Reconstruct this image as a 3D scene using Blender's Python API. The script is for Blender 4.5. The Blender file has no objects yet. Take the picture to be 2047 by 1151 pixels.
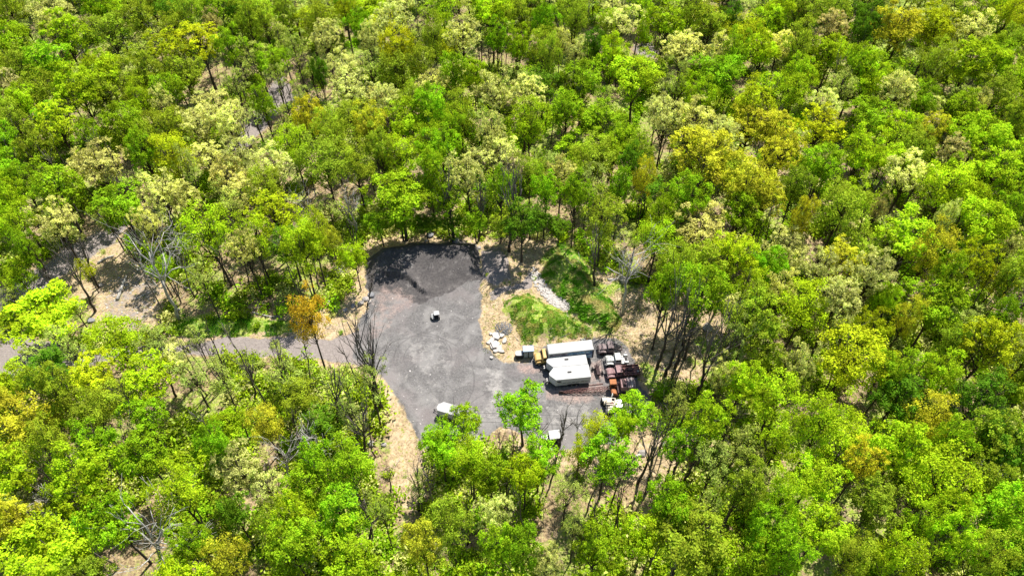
import bpy, math, random
import numpy as np
from mathutils import Vector, Matrix

random.seed(7)
rng = np.random.default_rng(11)
R = math.radians
scene = bpy.context.scene

# ------------------------------------------------------------------ camera
CAM_H, PITCH, FPX = 114.0, 49.0, 1500.0
cam_d = bpy.data.cameras.new('camera')
cam_d.sensor_width = 36.0
cam_d.lens = 36.0 * FPX / 2047.0
cam_d.clip_end = 3000.0
cam = bpy.data.objects.new('camera', cam_d)
scene.collection.objects.link(cam)
cam.location = (0, 0, CAM_H)
cam.rotation_euler = (R(90 - PITCH), 0, 0)
scene.camera = cam
# ------------------------------------------------------------------ light
SUN_EL, SUN_AZ = 62.0, 27.0       # azimuth clockwise from +Y: the sun stands beyond the clearing
world = bpy.data.worlds.new('World')
scene.world = world
world.use_nodes = True
wn = world.node_tree.nodes
wl = world.node_tree.links
sky = wn.new('ShaderNodeTexSky')
sky.sky_type = 'NISHITA'
sky.sun_disc = False
sky.sun_elevation = R(SUN_EL)
sky.sun_rotation = R(SUN_AZ)
sky.altitude = 200
wn['Background'].inputs[1].default_value = 0.09
wl.new(sky.outputs[0], wn['Background'].inputs[0])
sun_d = bpy.data.lights.new('sun', 'SUN')
sun_d.energy = 5.0
sun_d.angle = R(0.5)
sun_d.color = (1.0, 0.955, 0.88)
sun = bpy.data.objects.new('sun', sun_d)
scene.collection.objects.link(sun)
sdir = Vector((math.sin(R(SUN_AZ)) * math.cos(R(SUN_EL)), math.cos(R(SUN_AZ)) * math.cos(R(SUN_EL)), math.sin(R(SUN_EL))))
sun.rotation_euler = sdir.to_track_quat('Z', 'Y').to_euler()
sun.location = (0, 60, 150)
scene.view_settings.view_transform = 'Standard'
scene.view_settings.look = 'None'
scene.view_settings.exposure = 0.92
scene.view_settings.gamma = 1.0
scene.view_settings.use_curve_mapping = False
scene.cycles.max_bounces = 8
scene.cycles.diffuse_bounces = 4
scene.cycles.transmission_bounces = 6

# ------------------------------------------------------------------ pixel <-> place
CS, SN = math.cos(R(PITCH)), math.sin(R(PITCH))
def at(px, py, z=0.0):
    u = (px - 1023.5) / FPX
    v = (py - 575.5) / FPX
    dx, dy, dz = u, CS - v * SN, -SN - v * CS
    t = (z - CAM_H) / dz
    return Vector((dx * t, dy * t, z))
def proj(X, Y, Z=0.0):
    f = Y * CS - (Z - CAM_H) * SN
    d = -(Y * SN + (Z - CAM_H) * CS)
    return 1023.5 + FPX * X / f, 575.5 + FPX * d / f
def scale_at(X, Y, Z=0.0):
    return FPX / (Y * CS - (Z - CAM_H) * SN)

# ------------------------------------------------------------------ noise in numpy
def _hash(ix, iy, seed):
    h = (ix.astype(np.int64) * 374761393 + iy.astype(np.int64) * 668265263 + seed * 1274126177) & 0xffffffff
    h = ((h ^ (h >> 13)) * 1274126177) & 0xffffffff
    return ((h ^ (h >> 16)) & 0xffff) / 65535.0
def vnoise(x, y, seed=0):
    x = np.asarray(x, float); y = np.asarray(y, float)
    ix = np.floor(x); iy = np.floor(y)
    fx = x - ix; fy = y - iy
    fx = fx * fx * (3 - 2 * fx); fy = fy * fy * (3 - 2 * fy)
    a = _hash(ix, iy, seed); b = _hash(ix + 1, iy, seed)
    c = _hash(ix, iy + 1, seed); d = _hash(ix + 1, iy + 1, seed)
    return (a * (1 - fx) + b * fx) * (1 - fy) + (c * (1 - fx) + d * fx) * fy
def fbm(x, y, seed=0, oct=4):
    s = 0; a = 0.5; t = 0
    for k in range(oct):
        s = s + a * vnoise(x * 2 ** k, y * 2 ** k, seed + k * 17); t += a; a *= 0.5
    return s / t
def sdf(poly, px, py):
    """signed pixel distance to a polygon, negative inside"""
    px = np.asarray(px, float); py = np.asarray(py, float)
    d = np.full(px.shape, 1e18); inside = np.zeros(px.shape, bool)
    n = len(poly)
    for i in range(n):
        x0, y0 = poly[i]; x1, y1 = poly[(i + 1) % n]
        ex, ey = x1 - x0, y1 - y0
        t = np.clip(((px - x0) * ex + (py - y0) * ey) / (ex * ex + ey * ey + 1e-9), 0, 1)
        d = np.minimum(d, (px - x0 - t * ex) ** 2 + (py - y0 - t * ey) ** 2)
        c = ((y0 > py) != (y1 > py))
        with np.errstate(divide='ignore', invalid='ignore'):
            xi = (x1 - x0) * (py - y0) / (y1 - y0 + 1e-12) + x0
        inside ^= (c & (px < xi))
    d = np.sqrt(d)
    return np.where(inside, -d, d)
def pdist(line, px, py):
    d = np.full(np.shape(px), 1e18)
    for (x0, y0), (x1, y1) in zip(line[:-1], line[1:]):
        ex, ey = x1 - x0, y1 - y0
        t = np.clip(((px - x0) * ex + (py - y0) * ey) / (ex * ex + ey * ey), 0, 1)
        d = np.minimum(d, np.hypot(px - x0 - t * ex, py - y0 - t * ey))
    return d
def sstep(a, b, x):
    t = np.clip((x - a) / (b - a), 0, 1)
    return t * t * (3 - 2 * t)

# ------------------------------------------------------------------ layout of the place (read off the photograph, laid on the ground)
LOT = [(728, 560), (735, 520), (760, 495), (850, 484), (955, 486), (963, 560), (960, 640), (968, 692), (1005, 728), (1050, 722), (1090, 690),
       (1190, 676), (1240, 678), (1266, 720), (1278, 770), (1300, 800), (1262, 850), (1240, 885), (1170, 895), (1110, 905), (1060, 880),
       (1000, 850), (965, 878), (905, 893), (855, 900), (838, 885), (828, 862), (805, 815), (768, 762), (735, 738), (700, 720), (715, 650), (745, 600)]
ROAD = [(0, 655), (60, 674), (130, 694), (250, 690), (360, 690), (450, 676), (560, 674), (660, 680), (720, 655), (760, 700), (720, 735), (640, 722), (560, 716), (450, 716), (380, 712), (300, 712), (180, 728), (60, 748), (-60, 770), (-60, 620)]
TRACK = [(-60, 610), (0, 578), (60, 545), (110, 515), (150, 490), (190, 470), (235, 446), (256, 454), (236, 480), (200, 504), (155, 535), (95, 572), (40, 606), (-60, 660)]
TRACK2 = [(235, 445), (330, 405), (470, 320), (560, 225), (598, 205), (565, 150), (540, 165), (520, 210), (430, 320), (310, 395)]
ROCKY = [(225, 560), (280, 530), (320, 560), (310, 640), (270, 665), (205, 640), (200, 600)]
BANK = [(727, 578), (733, 520), (765, 494), (850, 484), (955, 486), (964, 560), (925, 570), (880, 598), (840, 606), (800, 590), (765, 580)]
SPOIL = [(960, 500), (1000, 497), (1020, 520), (1020, 560), (985, 570), (962, 555)]
MOUND_A = [(1078, 545), (1095, 500), (1130, 482), (1170, 510), (1190, 560), (1225, 600), (1242, 640), (1225, 668), (1190, 665), (1150, 640), (1110, 590)]
MOUND_B = [(1010, 596), (1060, 586), (1100, 605), (1150, 632), (1185, 655), (1180, 676), (1100, 684), (1040, 690), (1030, 655), (1005, 620)]
STRIP = [(1068, 545), (1080, 570), (1098, 592), (1118, 606), (1130, 614)]
SWALE = [(985, 600), (1010, 585), (1062, 574), (1075, 545), (1060, 545), (1040, 565), (975, 585)]
VERGE = [(345, 650), (370, 632), (430, 628), (470, 632), (500, 634), (570, 640), (592, 655), (560, 671), (480, 671), (400, 675), (350, 668)]
PALE = [(975, 738), (1010, 735), (1010, 790), (1000, 830), (960, 845), (975, 780)]
PINK1 = [(1030, 720), (1070, 715), (1080, 745), (1050, 755), (1035, 745)]
PINK2 = [(1090, 775), (1200, 760), (1220, 790), (1150, 810), (1090, 800)]
PINK3 = [(1175, 720), (1205, 715), (1212, 760), (1180, 765)]
PINK4 = [(755, 575), (800, 565), (830, 600), (780, 660), (740, 690), (730, 660)]
LITTER = [(770, 770), (800, 800), (840, 880), (850, 960), (850, 1020), (790, 1020), (785, 900), (765, 800)]
SLOPE = [(1190, 560), (1300, 560), (1340, 640), (1430, 640), (1500, 700), (1440, 780), (1340, 790), (1290, 780), (1262, 700), (1185, 670), (1245, 640)]
FRINGE = [(960, 560), (985, 590), (1010, 596), (1005, 620), (1030, 655), (1040, 690), (1005, 728), (968, 700), (958, 640)]
SOUTH = [(1000, 860), (1110, 905), (1180, 900), (1250, 870), (1400, 850), (1380, 930), (1320, 980), (1200, 960), (1060, 920)]
OPEN_MAIN = [(735, 478), (850, 470), (960, 470), (1080, 480), (1110, 474), (1180, 530), (1260, 560), (1330, 610), (1450, 640), (1500, 690), (1450, 780), (1330, 770), (1280, 805), (1230, 900), (1150, 915), (1000, 860), (850, 900), (840, 1000), (790, 1000), (775, 900), (760, 790), (700, 740), (470, 716), (360, 700), (345, 645), (560, 632), (690, 610)]
OPEN_LEFT = [(0, 570), (110, 510), (200, 450), (260, 440), (262, 520), (335, 560), (320, 670), (200, 650), (120, 600), (0, 610)]
OPEN_SE = [(1270, 860), (1400, 850), (1380, 920), (1320, 970), (1270, 950)]
OPENS = [OPEN_MAIN, OPEN_LEFT, OPEN_SE]

def heights(X, Y):
    px, py = proj(X, Y, 0.0)
    h = 0.25 * (fbm(X / 9, Y / 9, 3) - 0.5) + 0.9 * (fbm(X / 40, Y / 40, 5) - 0.5)
    lot = sstep(6, -14, sdf(LOT, px, py))
    h = h * (1 - 0.9 * lot)
    # dumped gravel bank along the back of the lot
    sb = sdf(BANK, px, py)
    back = sstep(588, 500, py)
    h = h + sstep(4, -26, sb) * (0.3 + 2.3 * back) * (0.85 + 0.3 * fbm(X / 3, Y / 3, 8))
    led = pdist([(776, 556), (792, 557), (806, 559), (820, 566), (836, 580), (846, 586)], px, py)
    side = py + 9 * (fbm(X / 1.3, Y / 1.3, 91, 3) - 0.5) - np.interp(px, [770, 776, 806, 820, 836, 850], [555, 556, 559, 566, 580, 588])
    h = h + 0.95 * np.exp(-(led / 15) ** 2) * sstep(2.2, -1.5, side) * (0.6 + 0.8 * fbm(X / 1.5, Y / 1.5, 92))
    h = h + 0.5 * np.exp(-(pdist([(836, 590), (860, 600), (885, 590), (905, 578)], px, py) / 8) ** 2) * fbm(X, Y, 93)
    h = h + sstep(3, -10, sdf(SPOIL, px, py)) * 0.7
    sa = sdf(MOUND_A, px, py)
    h = h + 2.2 * sstep(2, -30, sa) * (0.8 + 0.4 * fbm(X / 4, Y / 4, 21))
    sm = sdf(MOUND_B, px, py)
    h = h + 1.9 * sstep(2, -30, sm) * (0.8 + 0.4 * fbm(X / 4, Y / 4, 23))
    hp = np.hypot((px - 1007), (py - 657) / 0.8)
    h = h + 0.7 * sstep(20, 3, hp)
    h = h + 0.05 * (fbm(X / 1.2, Y / 1.2, 31) - 0.5) * (1 - 0.6 * lot)
    # low spoil ridges along the south edge of the lot
    h = h + 0.5 * np.exp(-(pdist([(800, 790), (835, 850), (845, 905)], px, py) / 9) ** 2)
    h = h + 0.8 * sstep(0, -25, sdf(VERGE, px, py))
    return h

GX0, GX1, GY0, GY1, GS = -112.0, 72.0, 44.0, 142.0, 0.36
def fade(X, Y):
    return sstep(0, 8, np.minimum(np.minimum(X - GX0, GX1 - X), np.minimum(Y - GY0, GY1 - Y)))
def H(X, Y):
    X = np.asarray(X, float); Y = np.asarray(Y, float)
    return heights(X, Y) * fade(X, Y)
def Hs(X, Y):
    return float(H(np.array([X]), np.array([Y]))[0])
def ground_at(px, py):
    p = at(px, py, 0.0)
    for _ in range(3):
        p = at(px, py, Hs(p.x, p.y))
    return p

# ------------------------------------------------------------------ helpers
def new_mat(name):
    m = bpy.data.materials.new(name)
    m.use_nodes = True
    n = m.node_tree.nodes; l = m.node_tree.links
    return m, n, l, n['Principled BSDF']
def simple_mat(name, c, rough=0.6, metal=0.0, var=0.25, scale=6.0, c2=None, bump=0.0, spec=0.4, amount=(0.35, 0.7)):
    m, n, l, b = new_mat(name)
    tc = n.new('ShaderNodeTexCoord')
    no = n.new('ShaderNodeTexNoise'); no.inputs['Scale'].default_value = scale
    no.inputs['Detail'].default_value = 6; no.inputs['Roughness'].default_value = 0.65
    l.new(tc.outputs['Object'], no.inputs['Vector'])
    ra = n.new('ShaderNodeMapRange')
    ra.inputs[1].default_value, ra.inputs[2].default_value = amount
    l.new(no.outputs['Fac'], ra.inputs[0])
    mx = n.new('ShaderNodeMix'); mx.data_type = 'RGBA'
    mx.inputs[6].default_value = (*c, 1)
    c2 = c2 or tuple(x * (1 - var) for x in c)
    mx.inputs[7].default_value = (*c2, 1)
    l.new(ra.outputs[0], mx.inputs[0])
    l.new(mx.outputs[2], b.inputs['Base Color'])
    b.inputs['Roughness'].default_value = rough
    b.inputs['Metallic'].default_value = metal
    b.inputs['Specular IOR Level'].default_value = spec
    if bump:
        bp = n.new('ShaderNodeBump'); bp.inputs['Strength'].default_value = bump; bp.inputs['Distance'].default_value = 0.05
        l.new(no.outputs['Fac'], bp.inputs['Height']); l.new(bp.outputs[0], b.inputs['Normal'])
    return m
def np_mesh(name, V, F, smooth=False):
    """V (n,3), F (m,k) with one k"""
    V = np.asarray(V, np.float32); F = np.asarray(F, np.int32)
    me = bpy.data.meshes.new(name)
    me.vertices.add(len(V)); me.vertices.foreach_set('co', V.ravel())
    k = F.shape[1]
    me.loops.add(F.size); me.loops.foreach_set('vertex_index', F.ravel())
    me.polygons.add(len(F))
    me.polygons.foreach_set('loop_start', np.arange(0, F.size, k, dtype=np.int32))
    me.polygons.foreach_set('loop_total', np.full(len(F), k, np.int32))
    me.polygons.foreach_set('use_smooth', np.full(len(F), smooth))
    me.update(calc_edges=True)
    return me
def link(o, parent=None):
    scene.collection.objects.link(o)
    if parent is not None:
        o.parent = parent
    return o
def obj(name, me, parent=None, mat=None):
    o = bpy.data.objects.new(name, me)
    if mat is not None and not me.materials:
        me.materials.append(mat)
    return link(o, parent)
def tag(o, label=None, cat=None, group=None, kind=None):
    if label: o['label'] = label
    if cat: o['category'] = cat
    if group: o['group'] = group
    if kind: o['kind'] = kind
    return o
def thing(name, label, cat, loc=(0, 0, 0), rz=0.0, group=None):
    o = bpy.data.objects.new(name, None)
    o.empty_display_size = 0.3
    link(o); o.location = loc; o.rotation_euler = (0, 0, rz)
    return tag(o, label, cat, group)

class MB:
    """collects simple solids and links them as ONE mesh"""
    def __init__(s): s.v = []; s.f = []; s.sm = []
    def add(s, vs, fs, smooth=False):
        b = len(s.v); s.v += [tuple(v) for v in vs]
        for f in fs: s.f.append(tuple(b + i for i in f)); s.sm.append(smooth)
        return s
    def box(s, x0, x1, y0, y1, z0, z1, M=None, ty=0.0, tx=0.0):
        vs = [Vector(p) for p in ((x0, y0, z0), (x1, y0, z0), (x1, y1, z0), (x0, y1, z0), (x0 + tx, y0 + ty, z1), (x1 - tx, y0 + ty, z1), (x1 - tx, y1 - ty, z1), (x0 + tx, y1 - ty, z1))]
        if M is not None: vs = [M @ v for v in vs]
        return s.add(vs, ((0, 3, 2, 1), (4, 5, 6, 7), (0, 1, 5, 4), (1, 2, 6, 5), (2, 3, 7, 6), (3, 0, 4, 7)))
    def prism(s, outline, z0, z1, M=None):
        n = len(outline)
        vs = [Vector((x, y, z0)) for x, y in outline] + [Vector((x, y, z1)) for x, y in outline]
        if M is not None: vs = [M @ v for v in vs]
        return s.add(vs, [tuple(reversed(range(n))), tuple(range(n, 2 * n))] + [(i, (i + 1) % n, n + (i + 1) % n, n + i) for i in range(n)])
    def side(s, prof, y0, y1, smooth=False):
        """profile in x,z swept along y"""
        n = len(prof)
        vs = [Vector((x, y0, z)) for x, z in prof] + [Vector((x, y1, z)) for x, z in prof]
        return s.add(vs, [tuple(range(n)), tuple(reversed(range(n, 2 * n)))] + [(i, n + i, n + (i + 1) % n, (i + 1) % n) for i in range(n)], smooth)
    def tube(s, pts, rad, n=6, smooth=True):
        pts = [Vector(p) for p in pts]
        if not hasattr(rad, '__len__'): rad = [rad] * len(pts)
        b = len(s.v)
        for i, p in enumerate(pts):
            d = (pts[min(i + 1, len(pts) - 1)] - pts[max(i - 1, 0)]).normalized()
            a = Vector((0, 0, 1)) if abs(d.z) < 0.9 else Vector((1, 0, 0))
            u = d.cross(a).normalized(); w = d.cross(u)
            for k in range(n):
                t = 2 * math.pi * k / n
                s.v.append(tuple(p + (u * math.cos(t) + w * math.sin(t)) * rad[i]))
        for i in range(len(pts) - 1):
            for k in range(n):
                s.f.append((b + i * n + k, b + i * n + (k + 1) % n, b + (i + 1) * n + (k + 1) % n, b + (i + 1) * n + k)); s.sm.append(smooth)
        s.f.append(tuple(b + k for k in reversed(range(n)))); s.sm.append(False)
        e = b + (len(pts) - 1) * n
        s.f.append(tuple(e + k for k in range(n))); s.sm.append(False)
        return s
    def cyl(s, c, axis, r, h, n=14):
        a = Vector(axis).normalized(); c = Vector(c)
        return s.tube([c - a * h / 2, c + a * h / 2], r, n)
    def rock(s, c, r, seed, flat=0.7):
        g = random.Random(seed); c = Vector(c)
        import bmesh
        bm = bmesh.new(); bmesh.ops.create_icosphere(bm, subdivisions=2, radius=1)
        ax = [Vector((g.gauss(0, 1), g.gauss(0, 1), g.gauss(0, 1))).normalized() for _ in range(9)]
        cut = [g.uniform(0.55, 0.9) for _ in ax]
        sx, sy = g.uniform(0.8, 1.25), g.uniform(0.8, 1.2)
        vs = []
        for v in bm.verts:
            p = v.co.copy()
            for a, k in zip(ax, cut):
                d = p.dot(a)
                if d > k: p -= a * (d - k)
            vs.append(c + Vector((p.x * sx, p.y * sy, p.z * flat)) * r)
        fs = [tuple(v.index for v in f.verts) for f in bm.faces]
        bm.free()
        return s.add(vs, fs, False)
    def mesh(s, name):
        me = bpy.data.meshes.new(name)
        me.from_pydata(s.v, [], s.f)
        me.polygons.foreach_set('use_smooth', s.sm)
        me.update()
        return me
    def build(s, name, mat, parent=None, bevel=0.0):
        o = obj(name, s.mesh(name), parent, mat)
        if bevel:
            b = o.modifiers.new('bevel', 'BEVEL'); b.width = bevel; b.segments = 2; b.limit_method = 'ANGLE'
        return o

# ------------------------------------------------------------------ materials
def terrain_mat():
    m, n, l, b = new_mat('terrain_surface')
    def node(t, **k):
        x = n.new(t)
        for a, v in k.items(): setattr(x, a, v)
        return x
    geo = node('ShaderNodeNewGeometry')
    A = node('ShaderNodeVertexColor', layer_name='mask_a'); B = node('ShaderNodeVertexColor', layer_name='mask_b')
    sa = node('ShaderNodeSeparateColor'); sb = node('ShaderNodeSeparateColor')
    l.new(A.outputs[0], sa.inputs[0]); l.new(B.outputs[0], sb.inputs[0])
    def noise(scale, detail=5, rough=0.6, seed=0.0, dist=0.0):
        mp = node('ShaderNodeMapping'); mp.inputs['Location'].default_value = (seed, seed * 1.7, 0)
        l.new(geo.outputs['Position'], mp.inputs['Vector'])
        t = node('ShaderNodeTexNoise'); t.inputs['Scale'].default_value = scale; t.inputs['Detail'].default_value = detail
        t.inputs['Roughness'].default_value = rough; t.inputs['Distortion'].default_value = dist
        l.new(mp.outputs[0], t.inputs['Vector'])
        return t.outputs['Fac']
    def rng_(x, a, c, lo=0.0, hi=1.0):
        r = node('ShaderNodeMapRange'); r.inputs[1].default_value = a; r.inputs[2].default_value = c
        r.inputs[3].default_value = lo; r.inputs[4].default_value = hi
        l.new(x, r.inputs[0]); return r.outputs[0]
    def math_(op, a, c):
        r = node('ShaderNodeMath', operation=op)
        for i, q in enumerate((a, c)):
            if isinstance(q, (int, float)): r.inputs[i].default_value = q
            else: l.new(q, r.inputs[i])
        return r.outputs[0]
    def mix(f, a, c):
        r = node('ShaderNodeMix', data_type='RGBA')
        if isinstance(f, float): r.inputs[0].default_value = f
        else: l.new(f, r.inputs[0])
        for i, q in ((6, a), (7, c)):
            if isinstance(q, tuple): r.inputs[i].default_value = (*q, 1)
            else: l.new(q, r.inputs[i])
        return r.outputs[2]
    def ragged(mask, nz, k=0.6, w=0.12):
        return rng_(math_('ADD', mask, math_('MULTIPLY', math_('SUBTRACT', nz, 0.5), k)), 0.5 - w, 0.5 + w)
    n_fine = noise(2.6, 6, 0.75); n_mid = noise(0.7, 6, 0.7, 5); n_big = noise(0.11, 4, 0.55, 9); n_med = noise(0.3, 5, 0.62, 14, 0.4)
    # leaf litter, with woodland shade put into this darker palette
    lit = mix(rng_(n_fine, 0.40, 0.62), (0.085, 0.058, 0.033), (0.38, 0.28, 0.155))
    lit = mix(rng_(n_mid, 0.50, 0.70), lit, (0.46, 0.36, 0.21))
    lit = mix(rng_(n_med, 0.55, 0.72), lit, (0.24, 0.18, 0.13))
    lit = mix(rng_(noise(1.1, 4, 0.6, 23), 0.56, 0.66), lit, (0.17, 0.20, 0.035))
    lo = mix(rng_(n_fine, 0.34, 0.60), (0.13, 0.088, 0.05), (0.45, 0.34, 0.20))  # same litter in a brighter palette, sunlight coloured in on open ground
    lo = mix(rng_(n_mid, 0.50, 0.70), lo, (0.52, 0.405, 0.255))
    lo = mix(rng_(n_med, 0.55, 0.72, 0, 0.8), lo, (0.42, 0.335, 0.25))
    lo = mix(rng_(noise(1.1, 4, 0.6, 23), 0.56, 0.66), lo, (0.20, 0.22, 0.04))
    lit = mix(ragged(B.outputs[1], n_mid, 0.5), lit, lo)
    # thicker cover of weeds where the green mask is set
    gr = mix(rng_(n_mid, 0.38, 0.60), (0.085, 0.21, 0.012), (0.22, 0.28, 0.03))
    gr = mix(rng_(n_fine, 0.50, 0.66), gr, (0.48, 0.42, 0.18))
    # gravel
    v = node('ShaderNodeTexVoronoi'); v.inputs['Scale'].default_value = 5.5
    l.new(geo.outputs['Position'], v.inputs['Vector'])
    gv = mix(rng_(n_fine, 0.34, 0.66), (0.080, 0.076, 0.075), (0.165, 0.157, 0.152))
    gv = mix(rng_(n_med, 0.45, 0.62, 0, 0.75), gv, (0.215, 0.205, 0.197))
    gv = mix(rng_(noise(0.5, 6, 0.75, 47, 1.2), 0.60, 0.70, 0, 0.6), gv, (0.30, 0.28, 0.262))
    gv = mix(rng_(n_big, 0.5, 0.66, 0, 0.6), gv, (0.185, 0.160, 0.157))
    gv = mix(rng_(noise(1.6, 3, 0.5, 31), 0.69, 0.74, 0, 0.85), gv, (0.50, 0.47, 0.45))
    gv = mix(rng_(v.outputs['Distance'], 0.0, 0.25, 0.35, 0.0), gv, (0.07, 0.065, 0.066))
    # wheel tracks worn into the lot
    sx = node('ShaderNodeSeparateXYZ'); l.new(geo.outputs['Position'], sx.inputs[0])
    tr = None
    for (cx, cy, rx, wdt) in TRACKS:
        dx = math_('SUBTRACT', sx.outputs[0], cx); dy = math_('SUBTRACT', sx.outputs[1], cy)
        rr = math_('SQRT', math_('ADD', math_('MULTIPLY', dx, dx), math_('MULTIPLY', dy, dy)), 0)
        e = math_('ABSOLUTE', math_('SUBTRACT', math_('ADD', rr, math_('MULTIPLY', math_('SUBTRACT', n_med, 0.5), 0.8)), rx), 0)
        q = rng_(e, wdt * 0.4, wdt, 1.0, 0.0)
        ang = rng_(noise(0.09, 2, 0.5, cx), 0.42, 0.52)
        q = math_('MULTIPLY', q, ang)
        tr = q if tr is None else math_('MAXIMUM', tr, q)
    gv = mix(math_('MULTIPLY', tr, 0.42), gv, (0.075, 0.07, 0.07))
    dk = mix(rng_(n_fine, 0.3, 0.7), (0.042, 0.039, 0.040), (0.11, 0.10, 0.096))
    dk = mix(rng_(n_mid, 0.5, 0.7, 0, 0.6), dk, (0.17, 0.157, 0.150))
    rd = mix(rng_(n_fine, 0.3, 0.7), (0.15, 0.128, 0.118), (0.29, 0.25, 0.23))
    rd = mix(rng_(n_med, 0.5, 0.66, 0, 0.6), rd, (0.20, 0.175, 0.16))
    pale = mix(rng_(n_fine, 0.3, 0.7), (0.24, 0.225, 0.215), (0.40, 0.375, 0.35))
    pink = mix(rng_(n_fine, 0.35, 0.62), (0.13, 0.095, 0.09), (0.38, 0.28, 0.24))
    col = mix(ragged(sa.outputs[2], n_mid, 1.5), lit, gr)
    col = mix(ragged(sa.outputs[1], n_mid, 1.1), col, rd)
    col = mix(ragged(sa.outputs[0], n_mid, 0.95), col, gv)
    col = mix(ragged(sb.outputs[0], n_mid, 0.6), col, dk)
    col = mix(ragged(sb.outputs[1], n_mid, 1.9, 0.3), col, pale)
    col = mix(ragged(sb.outputs[2], n_mid, 1.1, 0.2), col, pink)
    l.new(col, b.inputs['Base Color'])
    b.inputs['Roughness'].default_value = 0.95
    b.inputs['Specular IOR Level'].default_value = 0.15
    bp = node('ShaderNodeBump'); bp.inputs['Strength'].default_value = 0.7; bp.inputs['Distance'].default_value = 0.12
    hsum = math_('ADD', n_fine, math_('MULTIPLY', n_mid, 0.9))
    l.new(hsum, bp.inputs['Height']); l.new(bp.outputs[0], b.inputs['Normal'])
    return m
def _tr(px, py, rpx, w):
    p = at(px, py); return (p.x, p.y, rpx / scale_at(p.x, p.y), w)
TRACKS = [_tr(846, 712, 57, 0.2), _tr(846, 712, 38, 0.15), _tr(836, 760, 112, 0.2), _tr(1010, 860, 96, 0.2)]

def leaf_mat(name):
    m = bpy.data.materials.new(name); m.use_nodes = True
    n = m.node_tree.nodes; l = m.node_tree.links
    n.remove(n['Principled BSDF'])
    out = n['Material Output']
    at_ = n.new('ShaderNodeAttribute'); at_.attribute_type = 'INSTANCER'; at_.attribute_name = 'tint'
    rn = n.new('ShaderNodeAttribute'); rn.attribute_type = 'GEOMETRY'; rn.attribute_name = 'leaf'
    hs = n.new('ShaderNodeHueSaturation')
    h = n.new('ShaderNodeMapRange'); h.inputs[3].default_value = 0.492; h.inputs[4].default_value = 0.512
    l.new(rn.outputs['Fac'], h.inputs[0]); l.new(h.outputs[0], hs.inputs['Hue'])
    v = n.new('ShaderNodeMapRange'); v.inputs[3].default_value = 0.42; v.inputs[4].default_value = 1.45
    l.new(rn.outputs['Fac'], v.inputs[0]); l.new(v.outputs[0], hs.inputs['Value'])
    l.new(at_.outputs['Color'], hs.inputs['Color'])
    d = n.new('ShaderNodeBsdfDiffuse'); t = n.new('ShaderNodeBsdfTranslucent')
    l.new(hs.outputs[0], d.inputs[0])
    ty = n.new('ShaderNodeMix'); ty.data_type = 'RGBA'; ty.blend_type = 'MULTIPLY'; ty.inputs[0].default_value = 1.0
    ty.inputs[7].default_value = (0.56, 0.58, 0.30, 1)
    l.new(hs.outputs[0], ty.inputs[6]); l.new(ty.outputs[2], t.inputs[0])
    dk = n.new('ShaderNodeMix'); dk.data_type = 'RGBA'; dk.blend_type = 'MULTIPLY'; dk.inputs[0].default_value = 1.0
    dk.inputs[7].default_value = (0.86, 0.86, 0.86, 1); l.new(hs.outputs[0], dk.inputs[6]); l.new(dk.outputs[2], d.inputs[0])
    mx = n.new('ShaderNodeAddShader')
    l.new(d.outputs[0], mx.inputs[0]); l.new(t.outputs[0], mx.inputs[1])
    l.new(mx.outputs[0], out.inputs[0])
    return m
M_LEAF = leaf_mat('leaves')
M_BARK = simple_mat('bark', (0.085, 0.068, 0.055), 0.95, var=0.5, scale=3.0, spec=0.1)
M_BARKG = simple_mat('weathered_wood', (0.50, 0.47, 0.43), 0.9, var=0.45, scale=2.0, spec=0.1)
M_TWIG = simple_mat('twigs', (0.17, 0.145, 0.13), 0.95, var=0.4, scale=2.0, spec=0.1)
M_STONE = simple_mat('stone', (0.34, 0.31, 0.285), 0.9, var=0.4, scale=3.5, bump=0.4, spec=0.2)
M_STONEG = simple_mat('grey_stone', (0.24, 0.24, 0.25), 0.9, var=0.5, scale=2.0, spec=0.2)
M_SLAB = simple_mat('slab', (0.45, 0.415, 0.385), 0.9, var=0.3, scale=2.5, spec=0.2)
M_TERRAIN = terrain_mat()

# ------------------------------------------------------------------ terrain
nx = int(round((GX1 - GX0) / GS)) + 1; ny = int(round((GY1 - GY0) / GS)) + 1
xs = np.linspace(GX0, GX1, nx); ys = np.linspace(GY0, GY1, ny)
XX, YY = np.meshgrid(xs, ys)
ZZ = H(XX, YY)
PX, PY = proj(XX, YY, 0.0)
wob = 16 * (fbm(XX / 3.0, YY / 3.0, 41, 4) - 0.5)
def soft(poly, w=7.0):
    return sstep(w, -w, sdf(poly, PX, PY) + wob)
m_lot = soft(LOT, 11)
m_road = np.maximum(np.maximum(soft(ROAD, 8), soft(TRACK, 8)), np.maximum(0.5 * soft(ROCKY, 18), soft(SWALE, 6)))
m_road = np.maximum(m_road, soft(SPOIL, 5) * 0.9)
wob = wob * 1.6
m_grA = soft(MOUND_A, 14); m_grB = soft(MOUND_B, 26)
m_verge = soft(VERGE, 6)
patch = fbm(XX / 6, YY / 6, 51, 3)
m_green = np.maximum(np.maximum(m_grA * 0.95, m_grB * 0.8), m_verge)
woods = 0.28 + 0.26 * sstep(0.42, 0.62, patch)
openn = np.maximum(np.maximum(soft(OPEN_MAIN, 12), soft(OPEN_LEFT, 12)), np.maximum(soft(LITTER, 8), soft(SOUTH, 12)))
woods = woods * (1 - openn) + openn * 0.18
woods = np.maximum(woods, soft(SLOPE, 12) * (0.2 + 0.5 * sstep(0.45, 0.65, patch)))
m_green = np.maximum(m_green, woods * (1 - np.maximum(soft(LITTER, 8), 0)) * (1 - m_road) * (1 - m_lot))
m_dark = soft(BANK, 6)
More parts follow.
